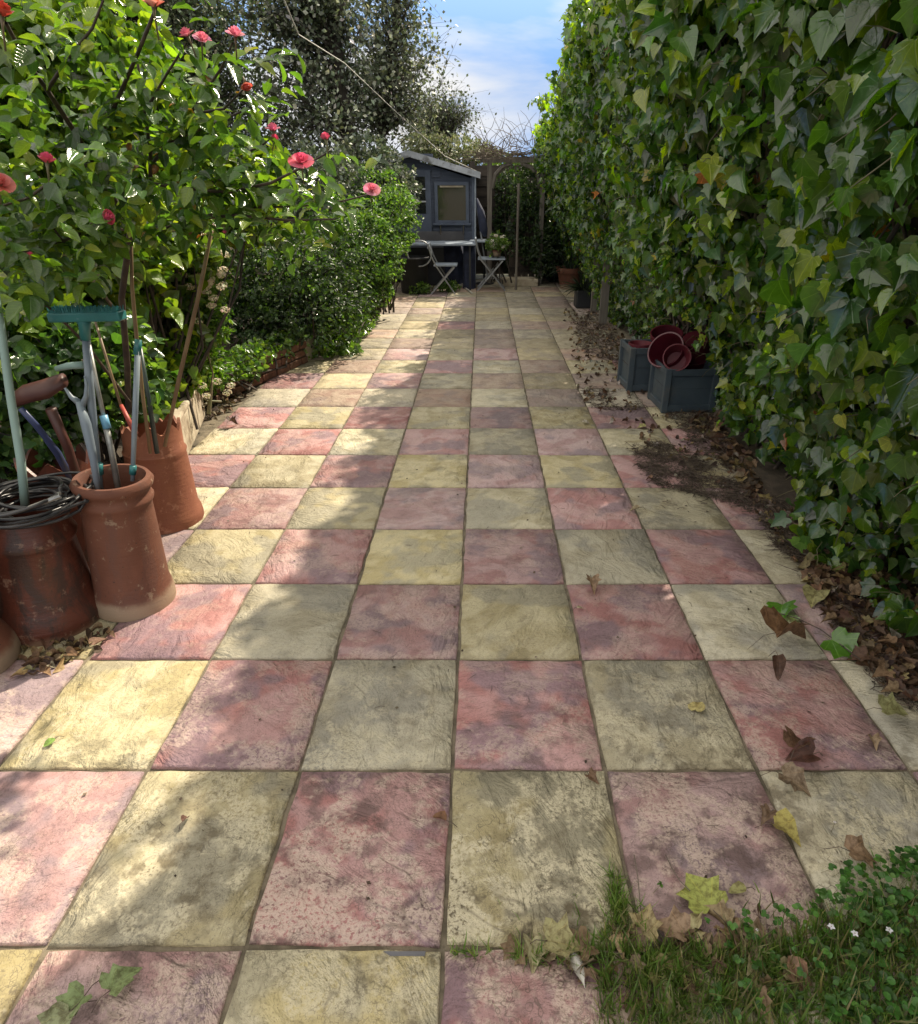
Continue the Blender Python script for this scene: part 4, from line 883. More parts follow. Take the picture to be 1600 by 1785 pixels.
def rose_leaves(nspray, spread, smin, smax, base=None):
    P0 = []; T = []; Nn = []; S_ = []
    src = pp if base is None else base
    i = rng.integers(0, len(src), nspray); st = src[i] + rv(nspray, spread) * [1, 1, .8]
    ax = unit(rv(nspray, .8) + [0, -.1, -.05]); nr = unit(rv(nspray, .45) + [.1, -.25, 1]); sd_ = unit(np.cross(ax, nr)); ln = smin + (smax - smin) * rng.random(nspray)
    for (t_, s_, sz) in ((1.9, 0, 1.05), (1.2, 1, .95), (1.2, -1, .95), (.4, 1, .75), (.4, -1, .75)):
        keep = rng.random(nspray) < .88
        q = st + ax * (t_ * ln)[:, None] * .75; P0.append(q[keep]); T.append(unit(ax * (.45 if s_ else 1) + sd_ * s_ + rv(nspray, .14))[keep]); Nn.append((nr + rv(nspray, .25))[keep]); S_.append((ln * sz)[keep])
    return np.concatenate(P0), frames(np.concatenate(T), np.concatenate(Nn)), np.concatenate(S_)
def rose_cols(n): return cols(n, (.055, .12, .028), (.085, .165, .03), (.035, .085, .028), (.13, .21, .03), (.2, .25, .04), w=[.34, .27, .17, .16, .06])
p, f, s = rose_leaves(480, .085, .042, .068)
FLW = [(82, 284, 2.1), (182, 379, 2.15), (327, 64, 2.4), (352, 71, 2.4), (410, 64, 2.4), (427, 144, 2.4), (476, 235, 2.4), (568, 244, 2.35), (525, 284, 2.35), (648, 332, 2.5), (267, 12, 2.3), (3, 28, 2.1), (0, 322, 2.0)]
def clear_tools(p, f, s):
    x, y, z = proj(p); k = ~((x > 70) & (x < 300) & (y > 505) & (y < 800) & (z < 2.9))
    k &= ~((x > 540) & (y < 190)) & ~((x > 470) & (y < 60))
    for q in FLW: k &= ~((np.hypot(x - q[0], y + s * F / np.maximum(z, .2) * .2 - q[1]) < 26) & (z < q[2] * CT + .3))
    k &= ~((x > 175) & (x < 460) & (y > 430) & (z < 2.9)); return p[k], f[k], s[k]
p, f, s = clear_tools(p, f, s); foliage(ro, 'oval', p, f, s, rose_cols(len(p)), M['rosel'], top=300)
# lower left sprays near the pots
base = np.array([tuple(P(random.uniform(-60, 190), random.uniform(260, 500), random.uniform(2.0, 2.5))) for _ in range(300)])
p, f, s = rose_leaves(110, .05, .045, .07, base); p, f, s = clear_tools(p, f, s); foliage(ro, 'oval', p, f, s, rose_cols(len(p)), M['rosel'], top=0)
p, f, s = rose_leaves(60, .06, .03, .05, np.array([tuple(P(random.gauss(330, 60), random.gauss(300, 100), 2.55)) for _ in range(80)])); cc = cols(len(p), (.17, .07, .03), (.2, .11, .035)); k = (rng.random(len(p)) < .25) & (proj(p)[0] < 440) & (proj(p)[1] > 60) & (proj(p)[1] < 420)
foliage(ro, 'oval', p[k], f[k], s[k] * .8, cc[k], M['rosel'], top=0)
def rose_flower(px, py, D, r_, col_, tilt, open_=.5, seed=0):
    c = P(px, py, D - .12); rr = random.Random(seed); K = []; r_ *= .88
    m = MB(); q = Vector(tilt).to_track_quat('Z', 'Y'); colr = []
    for ring, (cnt, rad, hgt, lean) in enumerate(((3, .25, 1.5, .0), (4, .45, 1.4, .12), (5, .7, 1.2, .3 * open_), (5, .85, .95, .75 * open_))):
        for i in range(cnt):
            a0 = 6.283 * (i + .5 * ring) / cnt + rr.gauss(0, .1); w = 6.283 / cnt * .72; g_ = []
            for u in range(4):
                for v_ in range(4):
                    uu = u / 3 - .5; h_ = v_ / 3; wid = math.sin(min(1, h_ * 1.15 + .15) * 2.4); a = a0 + uu * w * 2 * max(.25, wid)
                    R_ = rad * (.25 + .85 * math.sin(h_ * 1.7)) + lean * h_ * h_ * 1.1; z_ = hgt * h_ - lean * h_ * h_ * .6 - .25 * abs(uu) * h_
                    g_.append(c + q @ Vector((R_ * math.cos(a), R_ * math.sin(a), z_)) * r_)
            m.add(g_, [(u * 4 + v_, u * 4 + v_ + 1, u * 4 + v_ + 5, u * 4 + v_ + 4) for u in range(3) for v_ in range(3)])
            colr += [tuple(x * (1.1 - .12 * ring * rr.random()) for x in col_)] * 16
    me = m.mesh('flower', M['petal'], True); ca = me.attributes.new('leafcol', 'FLOAT_COLOR', 'POINT'); ca.data.foreach_set('color', np.array([(*x, 1) for x in colr], np.float32).ravel())
    fo = link('flower', me, ro)
    m = MB(); ax = q @ Vector((0, 0, 1)); m.tube([c - ax * r_ * 2.6 + Vector((0, 0, -r_ * .6)), c - ax * r_ * 1.0, c + ax * r_ * .1], [.0022, .0028, .006], 6)
    for i in range(5):
        a = 6.283 * i / 5; d = q @ Vector((math.cos(a), math.sin(a), .1)); m.add([c + d * r_ * .3, c + d * r_ * .55 + (q @ Vector((-math.sin(a), math.cos(a), 0))) * r_ * .15, c + d * r_ * 1.0 + ax * r_ * .35, c + d * r_ * .55 - (q @ Vector((-math.sin(a), math.cos(a), 0))) * r_ * .15], [(0, 1, 2), (0, 2, 3)])
    m.build('sepals', M['stem'], fo, True)
rp = (.74, .13, .24); rp2 = (.8, .27, .37); pe = (.8, .36, .27)
for i, (px, py, D_, r_, c_, t_, op) in enumerate(((82, 284, 2.1, .021, rp, (.2, 0, 1), .3), (182, 379, 2.15, .022, rp, (1, -.2, .1), .2), (327, 64, 2.4, .018, rp2, (-.3, -.3, 1), .7), (352, 71, 2.4, .018, rp2, (.3, -.4, .8), .9),
      (410, 64, 2.4, .02, rp2, (.2, -.3, 1), .8), (427, 144, 2.4, .017, (.66, .14, .1), (.3, -.2, -.8), .3), (476, 228, 2.4, .017, rp2, (0, -.2, 1), .7), (478, 243, 2.4, .012, rp, (.3, -.2, .6), .2), (568, 244, 2.35, .016, rp, (-.1, 0, 1), .15),
      (525, 284, 2.35, .023, rp, (.1, -.5, .8), 1.2), (648, 332, 2.5, .017, rp2, (.2, -.6, .7), 1.2), (267, 12, 2.3, .026, pe, (.1, -.2, 1), .5), (3, 28, 2.1, .026, (.66, .1, .06), (.3, -.1, 1), .3), (0, 322, 2.0, .022, (.62, .2, .18), (.5, -.4, .6), 1.0),
      (391, 401, 2.5, .008, rp, (0, -.1, -1), .2), (53, 446, 2.1, .009, rp, (.3, -.1, 1), .2))):
    rose_flower(px, py, D_, r_, c_, t_, op, i)
m = MB(); m.tube([P(640, 340, 2.5), P(646, 338, 2.5)], .003, 4)

# ------------------------------------------------------------------ shrubs and climbers behind the rose
def shrub(name, label, cat, specs, n, tpl, smin, smax, pal, w=None, mat='fine', top=0, nrm=(0, -.3, .8), tipz=0.0, group=None, stems=30, clump=(.2, .45), up=.5, shell=.6, part='leaf', jit=.25, stemmat='bark', dens=None):
    specs = [tuple(x) for x in specs]; c0 = np.array(specs)[:, :3].mean(0)
    t = thing(name, label, cat, (float(c0[0]), float(c0[1]), 0), group)
    p, d = blobs(specs, n, shell); p, r_ = clumpy(p, clump[0], clump[1], len(label))
    k = p[:, 2] > .02; p = p[k]; d = d[k]; r_ = r_[k]; n = len(p)
    nr = d * .7 + np.array(nrm) * up + rv(n, .45); tip = d + rv(n, .6) + [0, 0, tipz]
    c = cols(n, *pal, w=w, jit=jit) * (.75 + .5 * r_[:, None])
    foliage(t, tpl, p, frames(tip, nr), smin + (smax - smin) * rng.random(n) ** 1.3, np.clip(c, 0, .9), M[mat], top=top, part=part)
    if stems:
        m = MB(); r = random.Random(n)
        for k in range(stems):
            sp = specs[r.randrange(len(specs))]; b = Vector((float(c0[0]) + r.gauss(0, .12), float(c0[1]) + r.gauss(0, .12), 0.1)); e = Vector((sp[0] + r.uniform(-.7, .7) * sp[3], sp[1] + r.uniform(-.7, .7) * sp[4], sp[2] + r.uniform(-.3, .8) * sp[5]))
            mid_ = b.lerp(e, .5) + Vector((r.gauss(0, .08), r.gauss(0, .08), r.gauss(0, .08))); m.tube([b, b.lerp(mid_, .5), mid_, mid_.lerp(e, .5) + Vector((0, 0, .03)), e], [r.uniform(.008, .016) * q for q in (1, .85, .7, .5, .25)], 5, False)
        m.build('stems', M[stemmat], t, True, kind='stuff')
    return t, specs
def B(px, py, D, rx, ry, rz):         # ellipsoid centred at a photo pixel; radii in photo pixels (x, z) and metres (y)
    c = P(px, py, D); k = mpp(D, c.z); return (c.x, c.y, c.z, rx * k, ry, rz * k)
LG = [(.11, .19, .03), (.16, .25, .035), (.06, .13, .025), (.2, .27, .04)]
# tall climber along the left fence, behind the rose
spc = [B(60, 130, 3.8, 190, .45, 150), B(-60, 350, 3.4, 170, .4, 180), B(200, 200, 4.3, 160, .4, 130), B(150, 420, 3.7, 140, .4, 120), B(310, 300, 4.8, 120, .4, 120), B(420, 330, 5.0, 80, .35, 90), B(0, 560, 3.1, 130, .4, 110), B(60, 20, 4.2, 170, .4, 80), B(280, 420, 4.3, 90, .3, 80), B(255, 530, 4.3, 80, .25, 110), B(270, 640, 4.2, 60, .2, 60)]
shrub('climber', 'bright green leafy climber massed behind the rose on the left', 'climbing plant', spc, 15000, 'heart', .045, .085, LG, [.35, .25, .3, .1], 'rosel', 220, stems=60, nrm=(.2, -.3, .6), clump=(.26, .72))
spc = [B(60, 640, 2.95, 110, .25, 90), B(180, 620, 3.1, 80, .22, 80), B(20, 760, 2.8, 90, .2, 60), B(230, 690, 3.3, 60, .2, 60), B(120, 720, 3.0, 80, .2, 50)]
shrub('border_plants', 'mixed leafy border plants between the brush and the chimney pots', 'border plant', spc, 2800, 'round', .035, .07, [(.05, .11, .03), (.09, .16, .05), (.03, .07, .025)], None, 'rosel', 60, stems=25)
spc = [B(352, 470, 4.75, 42, .28, 50), B(345, 560, 4.7, 48, .3, 50), B(320, 630, 4.6, 45, .25, 45), B(300, 500, 4.6, 50, .3, 60), B(360, 640, 4.9, 30, .2, 30)]
t, _ = shrub('flowering_shrub', 'fresh green shrub with clusters of cream flowers beside the bamboo canes', 'shrub', spc, 9000, 'small', .03, .052, [(.1, .2, .03), (.14, .24, .04), (.06, .13, .03)], None, 'fine', 60, stems=10, clump=(.16, .5), stemmat='stem')
def flower_heads(parent, centres, nper, rad, size, pal, nm='flower_head', flat=.6):
    for c in centres:
        d = unit(rv(nper)); p = np.array(tuple(c)) + d * rad * (.75 + .25 * rng.random((nper, 1))) * [1, 1, flat]
        f_ = frames(unit(np.cross(d, rv(nper))), d + rv(nper, .2)); me = cloud_mesh(nm, 'flat', p, f_, size * (.7 + .5 * rng.random(nper)), cols(nper, *pal, jit=.08), M['petal']); link(nm, me, parent)
CR = [(.72, .72, .55), (.62, .66, .42), (.78, .76, .66)]
flower_heads(t, [P(random.gauss(368, 14), random.gauss(468, 26), 4.42) for _ in range(26)], 60, .03, .016, CR)
flower_heads(t, [P(px, py, 4.35) for px, py in ((330, 500), (385, 500), (392, 540), (340, 455), (318, 480), (388, 470), (345, 560), (372, 520), (352, 430), (380, 440), (335, 660), (352, 672), (378, 665), (402, 672), (396, 684), (360, 690))], 60, .032, .015, CR)
spc = [B(480, 470, 6.6, 110, .6, 75), B(520, 540, 6.5, 120, .5, 60), B(450, 560, 6.4, 80, .5, 60), B(560, 450, 7.2, 90, .6, 60), B(430, 480, 6.6, 70, .5, 80), B(590, 520, 7.0, 60, .4, 60)]
shrub('dark_shrub', 'large dark green shrub above the brick wall', 'shrub', spc, 18000, 'small', .03, .055, [(.03, .06, .022), (.05, .1, .03), (.1, .16, .06)], [.5, .36, .14], 'fine', 0, stems=50, clump=(.2, .68))
spc = [B(640, 440, 8.2, 60, .4, 60), B(680, 390, 8.8, 50, .4, 55), B(655, 350, 9.2, 60, .4, 50), B(610, 400, 8.2, 60, .4, 50), B(665, 450, 8.6, 32, .3, 40), B(640, 500, 8.3, 40, .3, 36)]
shrub('light_shrub', 'feathery light green shrub leaning over the left end of the table', 'shrub', spc, 13000, 'small', .035, .06, [(.12, .21, .06), (.15, .25, .08), (.06, .13, .04)], None, 'fine', 0, stems=40, clump=(.26, .72))
spc = [B(690, 330, 10.2, 40, .4, 45), B(560, 330, 9.0, 80, .5, 70), B(640, 290, 10, 60, .5, 50)]
shrub('silver_shrub', 'grey green shrub against the summerhouse wall', 'shrub', spc, 9000, 'flat', .04, .065, [(.13, .16, .12), (.2, .23, .18), (.08, .11, .07)], None, 'silver', 0, stems=30)
# ground ivy on the bed edge
spc = [(-1.58, 6.9, .12, .3, .55, .22), (-1.5, 7.6, .1, .25, .4, .2), (-1.42, 6.7, .04, .22, .25, .07), (-1.55, 8.6, .15, .22, .6, .22), (-1.5, 9.6, .15, .2, .5, .28), (-1.6, 10.2, .3, .25, .3, .35)]
shrub('trailing_ivy', 'small leaved trailing ivy spilling from the left bed onto the slabs', 'ivy', spc, 4200, 'ivy2', .04, .065, [(.08, .16, .03), (.12, .21, .04), (.05, .1, .03)], None, 'ivy', 80, stems=20)
spc = [(-1.95, 5.6, .22, .16, .5, .09), (-2.12, 5.0, .22, .14, .2, .12), (-1.85, 6.1, .22, .12, .25, .12)]
shrub('edging_plant', 'sprawling green edging plant hanging over the brick wall', 'border plant', spc, 1500, 'round', .03, .05, [(.1, .18, .04), (.06, .13, .03)], None, 'rosel', 30, stems=14)

# ------------------------------------------------------------------ trees at the back left
def tree(label, base, trunk, tips_spec, nleaf, tpl, smin, smax, pal, w=None, mat='silver', rad=.05, spread=.16, seed=1, cat='tree', name='tree', blossom=0, group=None):
    t = thing(name, label, cat, tuple(base), group); r = random.Random(seed)
    fk = [Vector(q) for q in trunk]; n_ = len(fk)
    MB().tube(fk, [rad * (1.15 - .6 * i / n_) for i in range(n_)], 9, False).build('trunk', M['bark'], t, True)
    sp, _ = blobs(tips_spec, 150, .9); m = MB(); cl = []
    for tp in sp:
        tp = Vector(tp); i = min(range(1, n_), key=lambda j: (fk[j] - tp).length + (.6 if fk[j].z > tp.z else 0)); b = fk[i].lerp(fk[i - 1], r.random() * .8); L_ = (tp - b).length
        pts = [b]; d0 = (tp - b)
        for q in (.25, .5, .75, 1): pts.append(b + d0 * q + Vector((r.gauss(0, .05), r.gauss(0, .05), r.gauss(0, .05) + .12 * math.sin(q * 3.1))) * L_ * .7)
        rb = min(rad * .42, .006 + .011 * L_); m.tube(pts, [rb, rb * .7, rb * .42, rb * .25, rb * .1], 5, False)
        for q in (2, 3, 4):
            for _ in range(4):
                e = pts[q] + Vector((r.gauss(0, .22), r.gauss(0, .22), r.gauss(.06, .18))); md = pts[q].lerp(e, .5) + Vector((r.gauss(0, .03), r.gauss(0, .03), .02)); m.tube([pts[q], md, e], [rb * .2, rb * .14, .0012], 3, False); cl.append(e); cl.append(md)
    m.build('limbs', M['bark'], t, True, kind='stuff')
    cl = np.array([tuple(c) for c in cl]); i = rng.integers(0, len(cl), nleaf); p = cl[i] + rv(nleaf, spread) * (.4 + .6 * rng.random((nleaf, 1)))
    c = cols(nleaf, *pal, w=w) * (.7 + .6 * ((i * 7919) % 97 / 97.0))[:, None]
    link('crown', cloud_mesh('crown', tpl, p, frames(rv(nleaf), rv(nleaf) + [0, -.2, .7]), smin + (smax - smin) * rng.random(nleaf), np.clip(c, 0, .9), M[mat]), t, kind='stuff')
    return t
SG = [(.10, .12, .08), (.17, .2, .13), (.6, .6, .55), (.3, .33, .25)]
b_ = PX(600, 10.4, 0); 
tree('tall silvery tree with pale blossom, its forked trunk rising left of the summerhouse', b_, [b_, P(618, 290, 10.4), P(610, 230, 10.4), P(590, 150, 10.3), P(585, 60, 10.2), P(600, -80, 10.2)],
     [B(520, 110, 10.2, 90, .8, 120), B(600, 60, 10.2, 90, .8, 110), B(470, 250, 9.8, 70, .7, 90), B(560, 230, 9.6, 70, .6, 70), B(430, 30, 9.8, 80, .7, 90), B(540, -60, 10, 120, .8, 90)], 13000, 'flat', .045, .085, SG, [.42, .3, .12, .16], rad=.11, spread=.075, seed=2)
b_ = PX(665, 11.2, 0)
tree('dark trunked tree with lacy crown directly behind the summerhouse roof', b_, [b_, P(664, 260, 11.2), P(664, 215, 11.2), P(672, 150, 11.2), P(690, 60, 11.2), P(690, -70, 11.2)],
     [B(700, 60, 11.2, 75, .8, 100), B(690, 160, 11.2, 85, .8, 55), B(650, 120, 11.2, 50, .7, 90), B(705, -60, 11.2, 70, .8, 80), B(715, 205, 11.4, 45, .5, 30), B(630, 200, 11, 50, .5, 50)], 8500, 'flat', .042, .075, SG, [.48, .34, .07, .11], rad=.07, spread=.075, seed=3)
b_ = PX(785, 15.0, 0)
tree('small twiggy tree seen over the summerhouse roof', b_, [b_, P(785, 260, 15), P(785, 225, 15)], [B(765, 205, 15, 50, .6, 40), B(800, 205, 15, 20, .4, 22), B(735, 225, 15, 40, .5, 30)], 3200, 'flat', .04, .07, [(.08, .10, .06), (.13, .16, .09)], rad=.03, spread=.07, seed=5)
b_ = PX(320, 9.0, 0)
tree('dusky green tree high behind the climber on the left', b_, [b_, P(330, 300, 9), P(340, 150, 9), P(330, 20, 9), P(330, -120, 9)],
     [B(350, 60, 9, 100, .8, 110), B(250, 20, 8.8, 110, .8, 90), B(400, 170, 9.2, 80, .7, 90), B(120, -20, 8.5, 120, .8, 90)], 22000, 'flat', .035, .06, [(.06, .085, .04), (.1, .14, .06), (.3, .32, .24)], [.5, .38, .12], rad=.1, spread=.11, seed=6)
# growth beyond the fence
spc = [B(790, 262, 14.5, 60, .6, 22), B(740, 250, 14.5, 40, .6, 22), B(840, 270, 14.8, 40, .5, 16)]
shrub('hedge_bush', 'greyish yellow bush showing over the summerhouse roof', 'bush', spc, 7000, 'flat', .04, .07, [(.2, .22, .1), (.3, .3, .2), (.12, .15, .06)], None, 'silver', 0, stems=0)
spc = [B(885, 300, 14.3, 40, .6, 26), B(925, 330, 14, 40, .6, 50), B(870, 330, 14, 30, .5, 26), B(900, 360, 14.2, 50, .5, 40)]
shrub('fence_bush', 'bright leafy bush seen through the garden arch', 'bush', spc, 9000, 'small', .04, .07, [(.09, .16, .03), (.05, .1, .025), (.14, .2, .05)], None, 'fine', 0, stems=0)
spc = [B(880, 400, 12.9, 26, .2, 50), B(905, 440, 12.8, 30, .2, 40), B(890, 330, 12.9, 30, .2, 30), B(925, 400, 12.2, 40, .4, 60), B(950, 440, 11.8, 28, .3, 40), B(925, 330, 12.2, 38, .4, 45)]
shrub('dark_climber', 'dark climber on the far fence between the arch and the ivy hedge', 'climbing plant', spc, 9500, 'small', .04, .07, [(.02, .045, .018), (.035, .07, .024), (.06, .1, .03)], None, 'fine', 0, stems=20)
# distant garden trees beyond, closing the view to the left and right
for lab, X_, Y_, hgt, wd in (('broad green tree far beyond the left fence', -7.5, 12, 5.5, 2.3), ('broad green tree beyond the left end of the patio', -6.5, 4.5, 4.4, 1.8)):
    b_ = Vector((X_, Y_, 0)); tree(lab, b_, [b_, b_ + Vector((.1, 0, hgt * .3)), b_ + Vector((0, .1, hgt * .6))], [(X_, Y_, hgt * .6, wd, wd, hgt * .35), (X_ + .8, Y_, hgt * .75, wd * .6, wd * .6, hgt * .25)], 16000, 'flat', .07, .12, [(.05, .09, .025), (.08, .13, .03)], None, 'fine', rad=.14, spread=.24, seed=8)
# potted white flowers on the far chair
q = P(866, 447, 11.3)
o = MB().lathe([(0, 0), (.06, 0), (.08, .1), (.072, .1), (0, .09)], 18).build('flower_pot', M['terra_mid'], None, True); o.location = (q.x, q.y, q.z); tag(o, 'small flower pot holding the white flowers on the far folding chair', 'plant pot')
t, _ = shrub('potted_flowers', 'bushy pot plant with white flowers on the far folding chair', 'plant', [(q.x + .01, q.y, q.z + .2, .17, .15, .13)], 900, 'small', .03, .05, [(.16, .25, .06), (.1, .18, .04)], None, 'fine', 0, stems=8)
flower_heads(t, [(q.x + random.uniform(-.12, .17), q.y - .1 + random.uniform(-.04, .05), q.z + random.uniform(.1, .32)) for _ in range(14)], 26, .03, .022, [(.8, .8, .7)])
for i, (px, py, lab) in enumerate(((735, 512, 'small green weed tuft at the foot of the black bin'), (781, 508, 'small green weed tuft below the folding chair'))):
    q = G(px, py); shrub('weed_tuft', lab, 'weed', [(q.x, q.y, .07, .17, .12, .08)], 400, 'small', .035, .06, [(.16, .26, .06), (.1, .18, .04)], None, 'fine', 0, stems=0)
# ------------------------------------------------------------------ litter, twigs and fallen leaves
def in_poly(px, py, poly):
    c = False; j = len(poly) - 1
    for i in range(len(poly)):
        xi, yi = poly[i]; xj, yj = poly[j]
        if (yi > py) != (yj > py) and px < (xj - xi) * (py - yi) / (yj - yi) + xi: c = not c
        j = i
    return c
def samp(poly, n, hum=0.0):           # spread over the ground region outlined in the photo, even in metres, thinning to the rim
    W_ = [G(*q) for q in poly]; pl = [(w.x, w.y) for w in W_]; xs = [q[0] for q in pl]; ys = [q[1] for q in pl]; out = []
    cx, cy = sum(xs) / len(xs), sum(ys) / len(ys)
    while len(out) < n:
        x, y = random.uniform(min(xs), max(xs)), random.uniform(min(ys), max(ys))
        if random.random() < .12: x += random.gauss(0, .06); y += random.gauss(0, .08)
        if hum and math.sin(x * 21 + y * 9) * math.sin(y * 17 - x * 7) + .35 * math.sin(x * 60 + y * 44) < random.uniform(-1.0, .45) - hum: continue
        if in_poly(x, y, pl): out.append((x, y)) 
        elif random.random() < .02 and min(xs) - .1 < x < max(xs): out.append((x, y))
    return out
heaps = [([(1000, 560), (1035, 545), (1095, 600), (1100, 660), (1062, 632), (1012, 608)], 2600), ([(1012, 682), (1050, 678), (1080, 708), (1120, 705), (1150, 715), (1060, 716), (1030, 712)], 420),
         ([(1102, 782), (1150, 770), (1215, 800), (1290, 850), (1345, 880), (1330, 900), (1250, 872), (1150, 850), (1110, 815)], 3000), ([(1320, 898), (1380, 890), (1460, 960), (1400, 985), (1350, 955)], 1500),
         ([(1160, 722), (1240, 715), (1290, 830), (1230, 800)], 1500), ([(330, 735), (345, 705), (395, 690), (375, 715), (352, 742)], 260), ([(980, 510), (1010, 530), (1040, 560), (1000, 560), (985, 545)], 250),
         ([(1400, 980), (1460, 960), (1600, 1080), (1600, 1250), (1520, 1190), (1440, 1080)], 1500), ([(1300, 850), (1350, 890), (1480, 1010), (1560, 1100), (1600, 1100), (1500, 1000), (1380, 880)], 1300)]
m = MB()
for poly, n_ in heaps:
    for x, y in samp(poly, int(n_ * .62), .05):
        a = random.random() * 6.283; l_ = random.uniform(.02, .085) * (1.4 if random.random() < .15 else 1); d = Vector((math.cos(a), math.sin(a), random.gauss(0, .18))) * l_
        z = .004 + abs(random.gauss(0, .008)) + (.012 if random.random() < .4 else 0); p = Vector((x, y, z)); q = p + d * .5 + Vector((random.gauss(0, .004), random.gauss(0, .004), random.gauss(0, .002))); e = p + d; e.z = max(e.z, .003); q.z = max(q.z, .003)
        rr = random.uniform(.0008, .0024); m.tube([p, q, e], [rr, rr * .9, rr * .5], 3, False)
m.build('fallen_twigs', M['twig'], kind='stuff')
bpy.data.objects['fallen_twigs']['label'] = 'drifts of small dry twigs swept along the ivy side'; bpy.data.objects['fallen_twigs']['category'] = 'twigs'
# crumbs of soil and leaf mould under the twigs
m = MB()
for poly, n_ in heaps:
    for x, y in samp(poly, int(n_ * .9), .05):
        r_ = random.uniform(.002, .007); z = .001 + random.random() * .008; v = [(x + random.gauss(0, r_), y + random.gauss(0, r_), z + random.uniform(-.002, .005)) for _ in range(4)]; m.add(v, [(0, 1, 2), (0, 2, 3), (0, 3, 1), (1, 3, 2)])
o = m.build('soil_crumbs', M['soil'], kind='stuff'); tag(o, 'dark crumbs of soil and leaf mould among the twigs', 'soil')
def ground_leaf_cloud(name, label, cat, regs, tpl, smin, smax, pal, zmax=.03, mat='dry', w=None):
    pts = []
    for poly, n_ in regs: pts += samp(poly, n_)
    n = len(pts); p = np.array([(x, y, random.random() ** 1.5 * zmax + .006) for x, y in pts]); nr = rv(n, .5) + [0, 0, 1.1]
    me = cloud_mesh(name, tpl, p, frames(rv(n) * [1, 1, .25], nr), smin + (smax - smin) * rng.random(n), cols(n, *pal, w=w), M[mat]); o = link(name, me, kind='stuff'); tag(o, label, cat); return o
BR = [(.12, .065, .035), (.2, .12, .065), (.27, .18, .1), (.07, .04, .028), (.3, .23, .1)]
CURL = leaf_t('ivy', .34, .5); CURL2 = leaf_t('heart', .42, .6)
LR = [([(1385, 925), (1470, 940), (1600, 1060), (1600, 1250), (1530, 1190), (1450, 1090), (1400, 990)], 480), ([(1200, 735), (1260, 730), (1360, 900), (1300, 860)], 130), ([(1440, 1000), (1600, 1000), (1600, 1120)], 200)]
ground_leaf_cloud('leaf_litter', 'drift of curled brown ivy leaves beneath the hedge on the right', 'leaf litter', LR, CURL, .03, .07, BR, .035, w=[.3, .25, .2, .15, .1])
ground_leaf_cloud('leaf_litter', 'scattered dry scraps along the planter side of the path', 'leaf litter', [([(980, 540), (1040, 545), (1100, 600), (1110, 720), (1250, 720), (1330, 870), (1280, 870), (1120, 780), (1010, 690), (1000, 620)], 480), ([(1290, 860), (1400, 900), (1520, 1050), (1600, 1180), (1600, 1240), (1480, 1100), (1380, 980)], 260)], CURL2, .018, .045, BR + [(.4, .36, .3)], .015)
ground_leaf_cloud('leaf_litter', 'dead leaves and scraps caught behind and before the dark chimney pot', 'leaf litter', [([(30, 1110), (120, 1120), (200, 1095), (180, 1130), (60, 1185), (20, 1180)], 70), ([(340, 720), (400, 690), (430, 690), (370, 740)], 60)], CURL2, .018, .045, BR + [(.3, .26, .16)], .018)
ground_leaf_cloud('leaf_litter', 'pale withered leaves lying in the grass at the lower right', 'leaf litter', [([(900, 1650), (1120, 1620), (1330, 1600), (1400, 1700), (1300, 1770), (1150, 1700), (950, 1720)], 46)], CURL, .04, .075, [(.36, .26, .17), (.28, .19, .12), (.4, .36, .2)], .02)
ground_leaf_cloud('leaf_crumbs', 'small dark flecks of debris sprinkled over the slabs', 'debris', [([(400, 560), (950, 520), (1050, 700), (1600, 1400), (1400, 1600), (0, 1700), (0, 1250), (350, 700)], 420)], 'flat', .006, .016, [(.06, .04, .025), (.2, .16, .1), (.1, .07, .04)], .003)
m = MB()
for (x, y) in samp([(450, 560), (950, 520), (1050, 700), (1500, 1300), (1200, 1500), (300, 1700), (150, 1250), (400, 700)], 150):
    a = random.random() * 6.283; l_ = random.uniform(.012, .045); p = Vector((x, y, .004)); d = Vector((math.cos(a), math.sin(a), 0)) * l_; m.tube([p, p + d * .5 + Vector((random.gauss(0, .004), random.gauss(0, .004), .003)), p + d], [.0009, .0011, .0005], 3, False)
o = m.build('loose_twigs', M['twig'], kind='stuff'); tag(o, 'tiny loose twigs dotted about the slabs', 'twigs')

